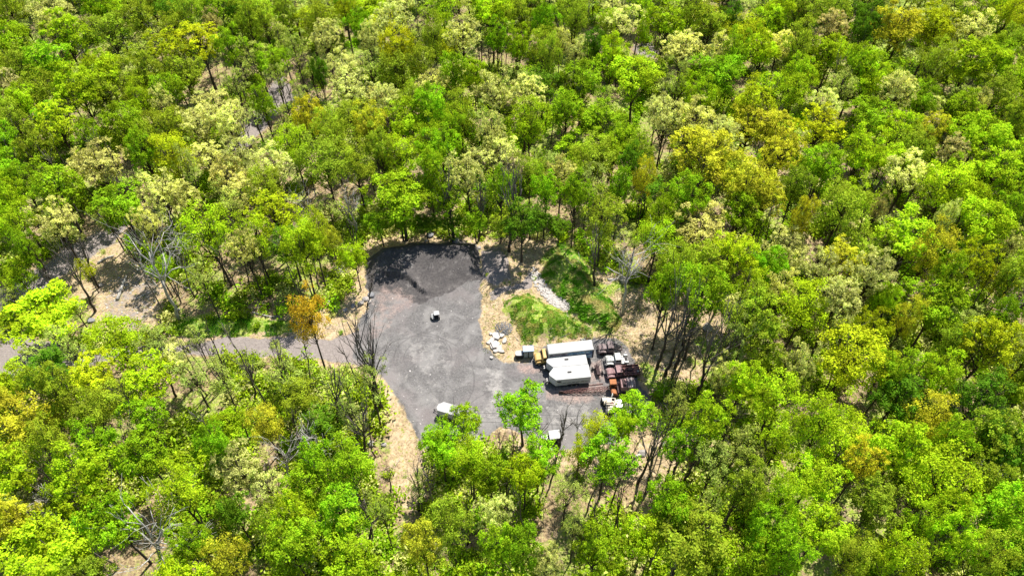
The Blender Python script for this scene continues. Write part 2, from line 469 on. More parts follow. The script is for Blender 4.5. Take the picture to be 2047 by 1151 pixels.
m_pale = np.maximum(0.45 * soft(PALE, 14), 0.26 * soft([(800, 680), (880, 680), (910, 730), (840, 780)], 30))
m_pale = np.maximum(m_pale, 0.35 * soft([(1090, 800), (1180, 800), (1200, 850), (1100, 850)], 18))
m_pink = 0.55 * np.maximum(np.maximum(soft(PINK1, 10), soft(PINK2, 8)), np.maximum(soft(PINK3, 8), 0.75 * soft(PINK4, 12)))
m_pink = np.maximum(m_pink, 0.5 * soft([(835, 870), (880, 880), (870, 930), (830, 930)], 12))
m_lot = m_lot * (1 - soft(MOUND_B, 6)); m_lot2 = np.maximum(m_lot, 0.0)
m_open = np.maximum(openn, np.maximum(soft(SLOPE, 14), soft(FRINGE, 10)))
masks = np.stack([m_lot2, m_road, m_green, m_dark, m_pale, m_pink, m_open], -1)
gy_, gx_ = np.gradient(ZZ, GS, GS)
NN = np.stack([-gx_, -gy_, np.ones_like(ZZ)], -1); NN /= np.linalg.norm(NN, axis=-1, keepdims=True)
V_all = np.stack([XX, YY, ZZ], -1).reshape(-1, 3)
idx = np.arange(nx * ny).reshape(ny, nx)
F_all = np.stack([idx[:-1, :-1], idx[:-1, 1:], idx[1:, 1:], idx[1:, :-1]], -1).reshape(-1, 4)
def cc(m): return (0.25 * (m[:-1, :-1] + m[:-1, 1:] + m[1:, 1:] + m[1:, :-1])).reshape(-1)
zone = np.zeros(len(F_all), int)
zone[cc(m_road) > 0.5] = 1
zone[cc(m_lot2) > 0.5] = 2
zone[cc(m_dark) > 0.5] = 3
zone[cc(m_grB) > 0.5] = 4
zone[cc(m_grA) > 0.5] = 5
zone[cc(m_verge) > 0.5] = 6
def colour_layers(me, mk):
    for nm, k in (('mask_a', 0), ('mask_b', 3)):
        a = me.color_attributes.new(nm, 'FLOAT_COLOR', 'POINT')
        c = np.ones((len(mk), 4), np.float32); c[:, :3] = mk[:, k:k + 3]
        if k == 3: c[:, 3] = mk[:, 6]
        a.data.foreach_set('color', c.ravel())
for z, (nm, kind) in enumerate([('ground', 'structure'), ('dirt_road', 'structure'), ('gravel_lot', 'structure'), ('gravel_bank', 'structure'), ('grassy_mound', 'structure'), ('grassy_mound', 'structure'), ('grass_verge', 'structure')]):
    F = F_all[zone == z]
    used, inv = np.unique(F.ravel(), return_inverse=True)
    me = np_mesh(nm, V_all[used], inv.reshape(-1, 4), True)
    me.materials.append(M_TERRAIN)
    colour_layers(me, masks.reshape(-1, 7)[used])
    me.normals_split_custom_set_from_vertices(NN.reshape(-1, 3)[used].astype(float).tolist())
    tag(obj(nm, me), kind=kind)
# the woodland floor beyond the detailed part, meeting it edge to edge
def outer():
    ex = [-600, -300, GX0, GX1, 300, 600]; ey = [-200, 10, GY0, GY1, 400, 900]
    V = []; F = []; mk = []
    def patch_(x0, x1, y0, y1, st):
        ax = np.linspace(x0, x1, max(2, int((x1 - x0) / st) + 1)); ay = np.linspace(y0, y1, max(2, int((y1 - y0) / st) + 1))
        b = len(V)
        for y in ay:
            for x in ax:
                V.append((x, y, 0.0))
        w = len(ax)
        for j in range(len(ay) - 1):
            for i in range(w - 1):
                F.append((b + j * w + i, b + j * w + i + 1, b + (j + 1) * w + i + 1, b + (j + 1) * w + i))
    for i in range(5):
        for j in range(5):
            if i == 2 and j == 2: continue
            patch_(ex[i], ex[i + 1], ey[j], ey[j + 1], 2.5 if (1 <= i <= 3 and 1 <= j <= 3) else 50)
    V = np.array(V); px, py = proj(V[:, 0], V[:, 1], 0)
    ok = (V[:, 1] > 0)
    tr = np.where(ok, np.maximum(sstep(8, -8, sdf(TRACK2, px, py)), sstep(8, -8, sdf(TRACK, px, py))), 0)
    tr = np.maximum(tr, np.where(ok, sstep(6, -6, sdf([(1265, 90), (1310, 85), (1320, 115), (1275, 118)], px, py)), 0))
    p = fbm(V[:, 0] / 8, V[:, 1] / 8, 51, 3)
    far = sstep(150, 230, V[:, 1])
    mk = np.zeros((len(V), 7)); mk[:, 1] = tr; mk[:, 2] = (0.3 + 0.26 * sstep(0.4, 0.6, p) + 0.1 * far) * (1 - tr)
    me = np_mesh('woodland_floor', V, np.array(F), True); me.materials.append(M_TERRAIN)
    colour_layers(me, mk)
    tag(obj('woodland_floor', me), kind='structure')
outer()

# ------------------------------------------------------------------ trees: shapes
def leaf_cloud(centres, normals, size, g):
    """one folded leaf spray (a quad) per centre"""
    n = len(centres)
    nz = normals + g.normal(0, 0.55, (n, 3)); nz /= np.linalg.norm(nz, axis=1, keepdims=True) + 1e-9
    a = g.normal(0, 1, (n, 3)); u = np.cross(nz, a); u /= np.linalg.norm(u, axis=1, keepdims=True) + 1e-9
    w = np.cross(nz, u)
    s = size * g.uniform(0.6, 1.35, (n, 1))
    q = np.stack([centres - u * s, centres - w * s * 0.62 + nz * s * 0.2, centres + u * s, centres + w * s * 0.62 + nz * s * 0.2], 1)
    return q.reshape(-1, 3)
def crown_mesh(name, seed, style, R0=5.0, zc=11.0):
    g = np.random.default_rng(seed)
    P = dict(dense=(34, 14, 12, 0.24, 0.31, 0.19, 0.92), bloom=(42, 11, 12, 0.18, 0.25, 0.165, 0.95), airy=(34, 13, 11, 0.32, 0.34, 0.175, 0.98),
             sparse=(22, 10, 9, 0.24, 0.28, 0.155, 1.0), round=(30, 17, 13, 0.26, 0.37, 0.19, 0.9))[style]
    nl, nc, nf, cr, lr, ls, sp = P
    hz = {'dense': 1.02, 'bloom': 0.95, 'airy': 1.12, 'sparse': 1.15, 'round': 0.95}[style]
    # lobes spread over the crown, thinner towards the bottom
    lobes = []
    tries = 0
    while len(lobes) < nl and tries < 4000:
        tries += 1
        d = g.normal(0, 1, 3); d /= np.linalg.norm(d)
        if d[2] < -0.55: continue
        if d[2] < 0 and g.random() < 0.45: continue
        rr = g.uniform(0.42, 0.92) if g.random() < 0.85 else g.uniform(0.05, 0.4)
        if d[2] < 0.1: d[:2] *= 1 + 0.75 * (d[2] - 0.1)
        c = d * rr * np.array([1, 1, hz]) * (1 + 0.12 * math.sin(3 * math.atan2(d[1], d[0]) + seed))
        if all(np.linalg.norm(c - q[0]) > 0.25 for q in lobes):
            lobes.append((c, lr * g.uniform(0.65, 1.15)))
    C = []; Nn = []; L = []
    for c, r in lobes:
        d = g.normal(0, 1, (nc, 3)) + np.array([0, 0, 0.55]) + c * 1.1
        d /= np.linalg.norm(d, axis=1, keepdims=True)
        cc_ = c + d * r * g.uniform(0.55, 1.0, (nc, 1)) * np.array([1, 1, 0.8])
        tone = g.uniform(0.25, 0.75)
        k = nf
        pts = cc_[:, None, :] * R0 + g.normal(0, 1, (nc, k, 3)) * np.array([cr, cr, cr * 0.6])
        nn = np.repeat((d * 0.75 + np.array([0, 0, 0.65]))[:, None, :], k, 1)
        ct = np.repeat(np.clip(tone + g.normal(0, 0.16, (nc, 1)), 0, 1), k, 1)
        C.append(pts.reshape(-1, 3)); Nn.append(nn.reshape(-1, 3)); L.append(np.clip(ct + g.normal(0, 0.13, ct.shape), 0, 1).ravel())
    C = np.concatenate(C); Nn = np.concatenate(Nn); L = np.concatenate(L)
    C[:, 2] += zc
    V = leaf_cloud(C, Nn, ls, g)
    F = np.arange(len(V)).reshape(-1, 4)
    me = np_mesh(name, V, F, False)
    a = me.attributes.new('leaf', 'FLOAT', 'FACE'); a.data.foreach_set('value', L.astype(np.float32))
    me.materials.append(M_LEAF)
    return me, [(c * R0 + np.array([0, 0, zc])) for c, r in lobes]
def trunk_mesh(name, seed, lobes, zc=11.0, r0=0.26, mat=None):
    g = random.Random(seed)
    mb = MB()
    bx, by = g.uniform(-0.5, 0.5), g.uniform(-0.5, 0.5)
    spine = [Vector((0, 0, -0.4)), Vector((0, 0, 0.5)), Vector((bx * 0.4, by * 0.4, 3.5)), Vector((bx, by, 7)), Vector((bx * 1.2, by * 0.8, zc)), Vector((bx, by, zc + 2.8))]
    mb.tube(spine, [r0 * 1.5, r0 * 1.05, r0 * 0.85, r0 * 0.7, r0 * 0.42, 0.04], 7)
    for c in lobes:
        if g.random() < 0.2: continue
        c = Vector(c); t = max(4.5, min(zc - 1.0, c.z - c.xy.length * 1.0 - g.uniform(0, 2)))
        f = (t - 3.5) / (zc - 3.5)
        o = Vector((bx * (0.4 + 0.7 * f), by * (0.4 + 0.5 * f), t))
        m = o.lerp(c, 0.5) + Vector((0, 0, g.uniform(-0.7, 0.2))) + Vector((g.uniform(-.4, .4), g.uniform(-.4, .4), 0))
        rr = g.uniform(0.06, 0.12)
        mb.tube([o, m, c], [rr * 1.2, rr * 0.8, 0.03], 4)
        for _ in range(2):
            e = c + Vector((g.gauss(0, .9), g.gauss(0, .9), g.gauss(0.4, .7)))
            mb.tube([m.lerp(c, g.uniform(0.1, 0.7)), e], [rr * 0.45, 0.015], 3)
    me = mb.mesh(name); me.materials.append(mat or M_BARK)
    return me
STYLES = {'dense': 5, 'bloom': 4, 'airy': 4, 'sparse': 3, 'round': 3}
LIB = {}
sd = 100
for st, cnt in STYLES.items():
    LIB[st] = []
    for k in range(cnt):
        sd += 7
        cm, lb = crown_mesh('crown', sd, st)
        LIB[st].append((cm, trunk_mesh('trunk', sd, lb)))
FLAT = [(st, k) for st in STYLES for k in range(STYLES[st])]

TINT = {'L': (0.305, 0.415, 0.013), 'M': (0.225, 0.335, 0.012), 'D': (0.115, 0.21, 0.012), 'O': (0.265, 0.335, 0.022), 'P': (0.52, 0.52, 0.16),
        'Y': (0.385, 0.43, 0.014), 'G': (0.43, 0.415, 0.028), 'K': (0.44, 0.28, 0.02), 'T': (0.42, 0.36, 0.14), 'S': (0.34, 0.40, 0.08), 'V': (0.225, 0.38, 0.012)}
STY = {'L': ('dense', 'round', 'airy'), 'M': ('dense', 'round', 'dense'), 'D': ('round', 'dense'), 'O': ('airy', 'airy', 'dense'), 'P': ('bloom',),
       'Y': ('dense', 'airy', 'bloom'), 'G': ('bloom', 'airy', 'dense'), 'K': ('airy',), 'T': ('bloom',), 'S': ('sparse',), 'V': ('dense', 'round')}
# crowns seen in the photograph: crown centre, half width, colour, and where given the height of the crown's centre
CROWNS = """
20 25 35 O;110 25 45 P;190 15 30 M;225 30 30 L;130 75 52 L;280 40 35 O;345 25 30 D;380 30 30 O;420 20 35 M;425 50 20 T;350 62 30 O;335 95 40 Y;400 90 52 Y;30 95 42 L;
100 125 48 V;40 140 38 O;210 150 42 L;160 185 48 L;290 150 40 O;370 150 40 O;460 100 30 M;472 170 33 S;495 40 30 O;80 185 40 O;20 178 33 T;215 200 40 O;325 212 26 P;115 255 46 Y;
30 245 35 O;250 260 45 M;340 262 42 O;400 250 50 P;460 250 40 P;10 290 34 V;190 278 33 M;50 210 30 L;300 300 34 O;
530 50 32 O;570 30 25 O;640 45 38 O;690 20 28 Y;722 58 28 V;785 45 44 P;652 82 36 P;592 100 30 S;740 82 28 P;880 25 38 L;985 28 42 L;925 75 40 P;870 82 30 O;800 105 40 Y;
688 142 40 P;700 182 46 P;640 152 18 D;790 145 42 O;840 130 33 O;950 162 24 L;910 155 33 M;985 190 42 P;775 212 38 P;860 222 36 V;812 246 48 L;742 250 36 G;920 232 33 O;
620 238 34 G;570 258 30 S;530 212 28 M;985 275 33 P;905 270 28 M;662 270 38 O;560 160 22 S;600 200 20 S;
1040 40 35 O;1086 48 30 V;1150 40 36 O;1235 50 50 P;1190 98 22 D;1035 98 28 L;1330 45 45 L;1385 20 33 O;1420 55 40 O;1490 70 40 Y;1366 100 46 P;1225 112 34 L;1165 165 44 M;
1270 165 54 L;1430 162 54 V;1470 112 33 M;1532 50 38 L;1352 166 28 S;1500 215 48 Y;1050 200 46 P;1385 240 42 P;1330 242 42 P;1500 252 54 G;1060 250 42 L;1130 235 34 M;1400 200 34 L;
1095 120 28 O;1120 90 22 P;1210 60 20 O;1280 25 30 L;1285 70 14 L;1440 110 30 P;
1556 30 30 L;1602 28 36 O;1560 92 34 P;1662 25 42 O;1664 60 36 T;1724 70 28 D;1790 58 48 G;1870 60 48 Y;1960 28 46 L;2020 30 34 Y;1596 92 34 O;1660 112 38 L;1720 130 38 L;
1938 65 46 P;1870 125 34 O;1942 130 56 L;2022 95 34 O;1600 155 34 L;1732 168 42 L;1792 188 40 P;1582 192 44 L;1842 202 36 M;1650 215 34 P;1640 255 52 Y;1550 265 48 G;
1730 240 48 M;1792 256 38 L;1862 262 36 G;1922 228 42 M;1952 212 22 P;1992 192 46 O;2022 240 38 O;1962 272 54 L;
10 340 42 V;75 302 38 O;200 332 56 P;112 382 56 M;50 372 36 M;346 320 46 Y;290 312 36 M;480 312 42 P;320 392 42 P;242 420 54 M;112 450 48 P;30 452 42 L;60 502 28 M;
420 470 58 L;500 388 48 P;455 350 38 P;18 402 38 L;490 502 33 P;172 545 22 Y 6;372 402 36 P;468 422 42 S;330 545 28 M 7;402 556 31 S;296 452 30 P;380 340 30 S;
800 440 38 M 6;760 452 32 M 6;852 452 28 D 5;905 446 30 D 5;950 448 28 M 6;1075 442 32 D 6;1118 456 26 D 5;1000 452 26 O 5;545 340 48 P;650 330 58 O;590 302 42 L;712 330 42 O;802 312 42 L;882 300 42 V;800 392 66 M;935 350 42 P;1000 312 46 P;548 432 54 Y;602 502 46 L;622 470 34 Y;
662 482 22 G 7;708 520 26 L 9;892 402 34 M;1000 380 30 M;760 300 34 O;860 350 34 L;510 480 40 L;535 380 36 O;
1090 386 32 V;1060 350 36 O;1122 350 36 P;1190 320 48 O;1280 312 33 O;1240 382 28 M;1285 362 22 G;1260 332 26 D;1402 322 66 G;1492 372 56 G;1376 402 46 M;1206 442 46 O;
1320 430 33 L;1396 462 60 P;1312 482 46 L;1482 432 46 M;1530 402 46 G;1462 522 52 Y;1402 545 50 O;1532 542 38 V;1350 545 38 O;1150 400 32 M;1030 430 28 O 7;1230 300 40 M;1440 280 40 P;
1562 312 46 G;1642 342 44 M;1722 312 48 L;1812 352 52 P;1902 312 33 T;1882 382 56 L;1992 342 56 L;1682 422 56 O;1600 442 24 G;1755 420 18 T;1820 482 66 L;1886 442 22 P;
1962 462 56 L;2012 422 34 M;1572 502 48 P;1682 522 48 G;1862 512 42 G;1950 532 38 Y;2022 492 28 P;1742 552 52 P;1892 562 38 M;2022 562 38 O;1642 542 42 P;1590 380 34 O;1940 400 34 L;
85 635 74 L 9;232 682 58 L 9;312 682 42 S 9;182 752 58 Y 10;292 762 58 L 11;80 725 42 S 8;50 852 68 G 10;382 752 46 S 10;350 722 38 P 9;442 762 44 S 10;292 842 48 V 9;450 852 42 L 9;
182 832 46 O 10;242 802 46 O 10;8 802 24 G;392 682 30 S 8;110 790 44 O;
620 645 42 K 14;742 775 42 S 13;642 852 46 D 8;580 762 46 S 9;532 852 38 G 9;930 845 36 L 10;884 884 38 V 9;1046 822 56 V 11;602 802 42 O 9;700 830 38 S 10;560 720 34 S 8;690 760 26 S 8;
1265 832 48 V 9;1192 858 30 Y 9;1342 822 36 S 12;1410 852 50 L;1482 772 46 L;1402 602 54 M 17;1330 588 42 M 16;1502 642 58 O;1462 690 34 S 13;1602 622 56 L;1672 612 52 P;
1592 732 38 P;1762 602 26 L;1702 722 72 Y;1872 622 58 M;1812 642 28 G;1972 702 62 Y;1872 752 46 L;1552 802 56 L;1792 802 52 D;1642 852 56 L;1852 842 46 G;
1962 802 56 D;2032 692 28 P;2002 640 34 M;1530 702 46 O;1972 872 56 O;1740 660 40 Y;1780 750 44 M;1440 760 30 P;1500 590 40 L;1560 580 36 P;1900 690 34 O;
30 942 62 L;172 952 58 L;292 912 52 M;362 992 56 L;432 902 38 V;482 942 56 P;30 1042 46 G;102 1102 84 L;232 1052 58 V;392 1092 42 M;470 1032 36 D;452 1122 46 G;100 890 44 O;40 560 34 L 8;120 470 30 S 9;20 590 26 S 7;215 440 34 S 9;150 620 30 S 7;
542 982 38 P;702 942 56 L;612 982 50 M;682 1032 56 V;592 1032 38 Y;582 1102 56 M;702 1112 66 L;882 905 42 V 11;942 925 46 L 12;982 955 42 M 12;835 975 28 S 9;902 1055 52 O;842 1092 46 G;
992 1032 38 P;1002 1102 46 L;545 1060 34 O;762 1022 28 S;640 930 40 V;
1078 920 46 V 11;1050 950 40 L 12;1212 922 52 V 13;1132 992 44 S 11;1350 902 34 V 11;1332 1012 52 V;1372 1082 84 O;1192 1102 52 M;1042 1102 46 M;1092 1130 33 P;1422 942 46 S;1482 982 46 O;
1532 1072 46 V;1290 1080 44 L;1160 910 30 Y 11;1240 860 26 L 9;1420 1010 36 S;1470 900 40 S;1150 1060 34 S;
1562 882 46 L;1622 962 56 L;1722 932 42 G;1802 902 56 L;1872 972 72 L;1752 1012 56 O;1902 892 42 M;2002 892 52 D;1962 962 46 O;1992 1042 58 V;1902 1082 48 L;1642 1062 56 L;
1572 1112 46 V;1702 1112 46 O;1792 1112 46 L;1972 1122 46 O;1560 1000 42 L;1500 1130 40 L;1840 1050 40 L
"""
trees = []          # dicts: X, Y, Rm, zc, type, px, py, rpx
def add_tree(px, py, rpx, ty, zc=None, src='seen'):
    z = zc if zc else random.uniform(11.5, 15.0)
    for _ in range(8):
        p = at(px, py, z)
        bx, by = proj(p.x, p.y, 0)
        if zc or (sdf(LOT, bx, by) > 4 and sdf(MOUND_B, bx, by) > 2): break
        z = max(4.0, z - 1.0)
    trees.append(dict(X=p.x, Y=p.y, R=rpx / scale_at(p.x, p.y, z), zc=z, ty=ty, px=px, py=py, r=rpx, src=src))
for it in CROWNS.replace('\n', '').split(';'):
    f = it.split()
    if len(f) < 4: continue
    add_tree(float(f[0]), float(f[1]), float(f[2]) * 0.98, f[3], float(f[4]) if len(f) > 4 else None)
# between and beyond them the wood goes on
TX = np.array([t['X'] for t in trees]); TY = np.array([t['Y'] for t in trees]); TR = np.array([t['R'] for t in trees])
seen_n = len(trees)
THIN = [[(820, 840), (1300, 840), (1300, 1010), (820, 1010)], [(380, 700), (560, 690), (780, 740), (790, 1000), (700, 900), (540, 880), (380, 830)], [(1080, 930), (1300, 930), (1300, 1070), (1060, 1070)],
        [(1280, 640), (1470, 640), (1470, 860), (1290, 860)], [(620, 430), (770, 430), (740, 540), (560, 560)], [(230, 330), (540, 330), (560, 560), (230, 560)], [(400, 150), (640, 120), (640, 330), (500, 330)]]
NC = 9000
cY = rng.uniform(24, 250, NC); cR = rng.uniform(3.2, 6.0, NC); cZ = rng.uniform(7.0, 13.0, NC)
cX = rng.uniform(-1, 1, NC) * ((1023.5 + 90) / scale_at(0, cY, 0) + 12)
qx, qy = proj(cX, cY, cZ); gx0, gy0 = proj(cX, cY, 0)
good = np.ones(NC, bool)
for o in OPENS: good &= sdf(o, qx, qy) > 22
good &= (sdf(LOT, gx0, gy0) > 8) & (sdf(ROAD, gx0, gy0) > 0) & (sdf(TRACK, gx0, gy0) > 6) & (sdf(MOUND_A, gx0, gy0) > 4) & (sdf(VERGE, gx0, gy0) > 45) & (sdf(SLOPE, gx0, gy0) > -6)
good &= (sdf(TRACK2, qx, qy) > 2) | (rng.random(NC) < 0.7)
good &= ~((qx > 1245) & (qx < 1335) & (qy > 62) & (qy < 128))
thin = np.zeros(NC, bool)
for o in THIN: thin |= sdf(o, qx, qy) < 0
for X, Y, Rm, z, px, py, tn in zip(cX[good], cY[good], cR[good], cZ[good], qx[good], qy[good], thin[good]):
    d = np.hypot(TX - X, TY - Y)
    if np.any(d < (0.95 if tn else 0.72) * (TR + Rm)): continue
    # same mix of colours as the trees around
    near = np.argsort(d[:seen_n])[:7]
    ty = trees[random.choice(list(near))]['ty']
    if ty in 'KTG' and random.random() < 0.6: ty = 'O'
    if random.random() < 0.15: ty = random.choice('OLMSD')
    if tn or random.random() < 0.15: ty = 'S'
    trees.append(dict(X=X, Y=Y, R=Rm, zc=z, ty=ty, px=px, py=py, r=Rm * scale_at(X, Y, z), src='fill'))
    TX = np.append(TX, X); TY = np.append(TY, Y); TR = np.append(TR, Rm)
def inframe(t): return -t['r'] * 0.5 < t['px'] < 2047 + t['r'] * 0.5 and -t['r'] * 0.5 < t['py'] < 1151 + t['r'] * 0.6
vis = sorted([t for t in trees if inframe(t)], key=lambda t: -t['r'] * (1.0 if t['src'] == 'seen' else 0.6))
solo = vis[:262]
ids = set(id(t) for t in solo)
rest = [t for t in trees if id(t) not in ids]

def look(t):
    b = TINT[t['ty']]; j = random.uniform(0.86, 1.14); w = random.gauss(0, 0.035)
    st = random.choice(STY[t['ty']])
    return [max(0.0, b[0] * j * (1 + w)), b[1] * j, max(0.002, b[2] * j * (1 - w))], st, random.randrange(STYLES[st])

# words for each tree
COLOUR = {'L': 'lime green', 'M': 'mid green', 'D': 'deep green', 'O': 'olive green', 'P': 'creamy green', 'Y': 'bright yellow-green', 'G': 'golden yellow',
          'K': 'orange-gold', 'T': 'tan-pink', 'S': 'pale sparse', 'V': 'vivid green'}
KIND = {'dense': 'leafy tree', 'round': 'round-headed tree', 'airy': 'feathery tree', 'bloom': 'blossoming tree', 'sparse': 'open-branched tree'}
PLACES = [
 ((0, 0, 260, 150), "in the far upper left corner"), ((260, 0, 520, 150), "near the top edge left of the woodland track"),
 ((520, 0, 840, 150), "above the woodland track"), ((840, 0, 1180, 150), "at the top edge's middle"),
 ((1180, 0, 1500, 150), "around the small sandy gap"), ((1500, 0, 1790, 150), "right of the small sandy gap"),
 ((1790, 0, 2100, 150), "in the far upper right corner"),
 ((-90, 150, 260, 330), 'by the left edge of the upper wood'), ((260, 150, 520, 330), "left of the woodland track"),
 ((520, 150, 760, 330), "well behind the gravel bank"), ((760, 150, 1030, 330), 'in the upper middle of the wood'),
 ((1030, 150, 1330, 330), "well behind the grassy mound"), ((1330, 150, 1640, 330), "in the upper wood, right half"),
 ((1640, 150, 2130, 330), 'by the right edge of the upper wood'),
 ((-90, 330, 260, 590), "beside the side track"), ((260, 330, 520, 620), 'between the side track and the dirt road'),
 ((520, 330, 730, 620), 'left of the dark gravel bank'), ((730, 330, 980, 520), 'directly behind the dark gravel bank'),
 ((980, 330, 1240, 520), 'directly behind the grassy mound'), ((1240, 330, 1450, 570), 'behind the white dead tree'),
 ((1450, 330, 1700, 570), "right of the white dead tree"), ((1700, 330, 2130, 570), 'by the right edge at mid height'),
 ((-90, 590, 220, 790), "over the dirt road's left end"), ((220, 590, 560, 790), 'along the near side of the dirt road'),
 ((520, 560, 800, 800), "where road meets gravel lot"), ((1290, 560, 1560, 800), "on the slope right of the rusty trucks"),
 ((1560, 560, 1800, 800), "far right of the rusty trucks"), ((1800, 560, 2130, 800), 'by the right edge below mid height'),
 ((-90, 790, 200, 960), 'by the left edge of the lower wood'), ((200, 790, 520, 960), 'in the lower wood below the dirt road'),
 ((520, 790, 800, 960), "left of the leaf-strewn strip"), ((800, 790, 1040, 1000), 'beside the parked white trailer'),
 ((1000, 790, 1180, 1000), 'around the small white utility truck'), ((1180, 790, 1300, 1000), 'beside the cream tractor'),
 ((1300, 790, 1540, 960), "right of the cream tractor"), ((1540, 790, 1800, 960), 'in the lower right wood'),
 ((1800, 790, 2130, 960), 'by the right edge of the lower wood'),
 ((-90, 960, 260, 1300), 'in the bottom left corner'), ((260, 960, 520, 1300), "near the bottom edge, left half"),
 ((520, 960, 800, 1300), "at the bottom edge by the leafy strip"), ((800, 960, 1070, 1300), 'at the bottom edge below the white trailer'),
 ((1070, 960, 1300, 1300), 'at the middle of the bottom edge'), ((1300, 960, 1560, 1300), "at the bottom edge, right half"),
 ((1560, 960, 1800, 1300), 'near the bottom edge towards the right'), ((1800, 960, 2200, 1300), 'in the bottom right corner'),
]
ORD = ['leftmost', 'second from left', 'third from left', 'fourth from left', 'fifth from left', 'sixth from left', 'seventh from left', 'eighth from left', 'ninth from left']
def place_of(t):
    for (x0, y0, x1, y1), w in PLACES:
        if x0 <= t['px'] < x1 and y0 <= t['py'] < y1: return w
    return 'at the outer edge of the wood'
buckets = {}
for t in solo:
    t['tint'], t['st'], t['k'] = look(t)
    buckets.setdefault((COLOUR[t['ty']], KIND[t['st']], place_of(t)), []).append(t)
for (c, k, w), ts in buckets.items():
    ts.sort(key=lambda t: t['px'])
    for i, t in enumerate(ts):
        t['label'] = f'{c} {k} {w}' + ('' if len(ts) == 1 else f', {ORD[i]}')
proto = {}
for t in solo:
    s = t['R'] / 5.0
    key = (t['st'], t['k'])
    z0 = Hs(t['X'], t['Y'])
    e = thing('tree', t['label'], 'tree', (t['X'], t['Y'], z0), random.uniform(0, 6.28), 'trees of the wood around the gravel lot')
    e.scale = (s, s, (0.55 * t['zc'] / 11.0 + 0.45 * s) if t['zc'] > 6 else t['zc'] / 11.0)
    e.location.z = z0 + t['zc'] - 11.0 * e.scale[2] if abs(t['zc'] - 11.0 * e.scale[2]) < 0.3 else z0
    e.scale = (s, s, t['zc'] / 11.0)
    e.location.z = z0
    cm, tm = LIB[t['st']][t['k']]
    if key not in proto:
        proto[key] = (bpy.data.objects.new('crown', cm), bpy.data.objects.new('trunk', tm)); a, b = proto[key]
    else:
        a, b = proto[key][0].copy(), proto[key][1].copy()
    link(a, e); link(b, e)
    a['tint'] = [float(q) for q in t['tint']]
    b['tint'] = [0.1, 0.1, 0.1]

# ------------------------------------------------------------------ the rest of the wood and the undergrowth, as stuff
def hidden_collection(name, meshes):
    c = bpy.data.collections.new(name)
    for i, m in enumerate(meshes):
        c.objects.link(bpy.data.objects.new(f'{name}_{i:02d}', m))
    return c
def scatter(name, pts, rots, scls, inds, tints, colls):
    me = bpy.data.meshes.new(name); n = len(pts)
    me.vertices.add(n); me.vertices.foreach_set('co', np.asarray(pts, np.float32).ravel())
    for nm, ty, key, arr in (('rot', 'FLOAT_VECTOR', 'vector', rots), ('scl', 'FLOAT_VECTOR', 'vector', scls), ('ind', 'INT', 'value', inds)):
        a = me.attributes.new(nm, ty, 'POINT'); a.data.foreach_set(key, np.asarray(arr, np.int32 if ty == 'INT' else np.float32).ravel())
    a = me.attributes.new('tint', 'FLOAT_COLOR', 'POINT')
    c = np.ones((n, 4), np.float32); c[:, :3] = tints; a.data.foreach_set('color', c.ravel())
    o = obj(name, me)
    ng = bpy.data.node_groups.new(name, 'GeometryNodeTree')
    ng.interface.new_socket('Geometry', in_out='INPUT', socket_type='NodeSocketGeometry')
    ng.interface.new_socket('Geometry', in_out='OUTPUT', socket_type='NodeSocketGeometry')
    N = ng.nodes; L = ng.links
    gi = N.new('NodeGroupInput'); go = N.new('NodeGroupOutput')
    def attr(nm, ty):
        x = N.new('GeometryNodeInputNamedAttribute'); x.data_type = ty; x.inputs[0].default_value = nm; return x.outputs[0]
    ar, as_, ai = attr('rot', 'FLOAT_VECTOR'), attr('scl', 'FLOAT_VECTOR'), attr('ind', 'INT')
    e2r = N.new('FunctionNodeEulerToRotation'); L.new(ar, e2r.inputs[0])
    jn = N.new('GeometryNodeJoinGeometry')
    for col in colls:
        ci = N.new('GeometryNodeCollectionInfo'); ci.inputs[0].default_value = col
        ci.inputs[1].default_value = True; ci.inputs[2].default_value = True
        ip = N.new('GeometryNodeInstanceOnPoints'); ip.inputs['Pick Instance'].default_value = True
        L.new(gi.outputs[0], ip.inputs['Points']); L.new(ci.outputs[0], ip.inputs['Instance'])
        L.new(ai, ip.inputs['Instance Index']); L.new(e2r.outputs[0], ip.inputs['Rotation']); L.new(as_, ip.inputs['Scale'])
        L.new(ip.outputs[0], jn.inputs[0])
    L.new(jn.outputs[0], go.inputs[0])
    md = o.modifiers.new('scatter', 'NODES'); md.node_group = ng
    return o
cc_col = hidden_collection('crowns', [LIB[s][k][0] for s, k in FLAT])
tt_col = hidden_collection('trunks', [LIB[s][k][1] for s, k in FLAT])
P_, Ro, Sc, In, Ti = [], [], [], [], []
for t in rest:
    tint, st, k = look(t)
    s = t['R'] / 5.0
    P_.append((t['X'], t['Y'], Hs(t['X'], t['Y']))); Ro.append((0, 0, random.uniform(0, 6.28))); Sc.append((s, s, t['zc'] / 11.0)); In.append(FLAT.index((st, k))); Ti.append(tint)
wood = scatter('wood_beyond', P_, Ro, Sc, In, Ti, [cc_col, tt_col])
tag(wood, 'smaller trees filling the rest of the spring wood', kind='stuff')

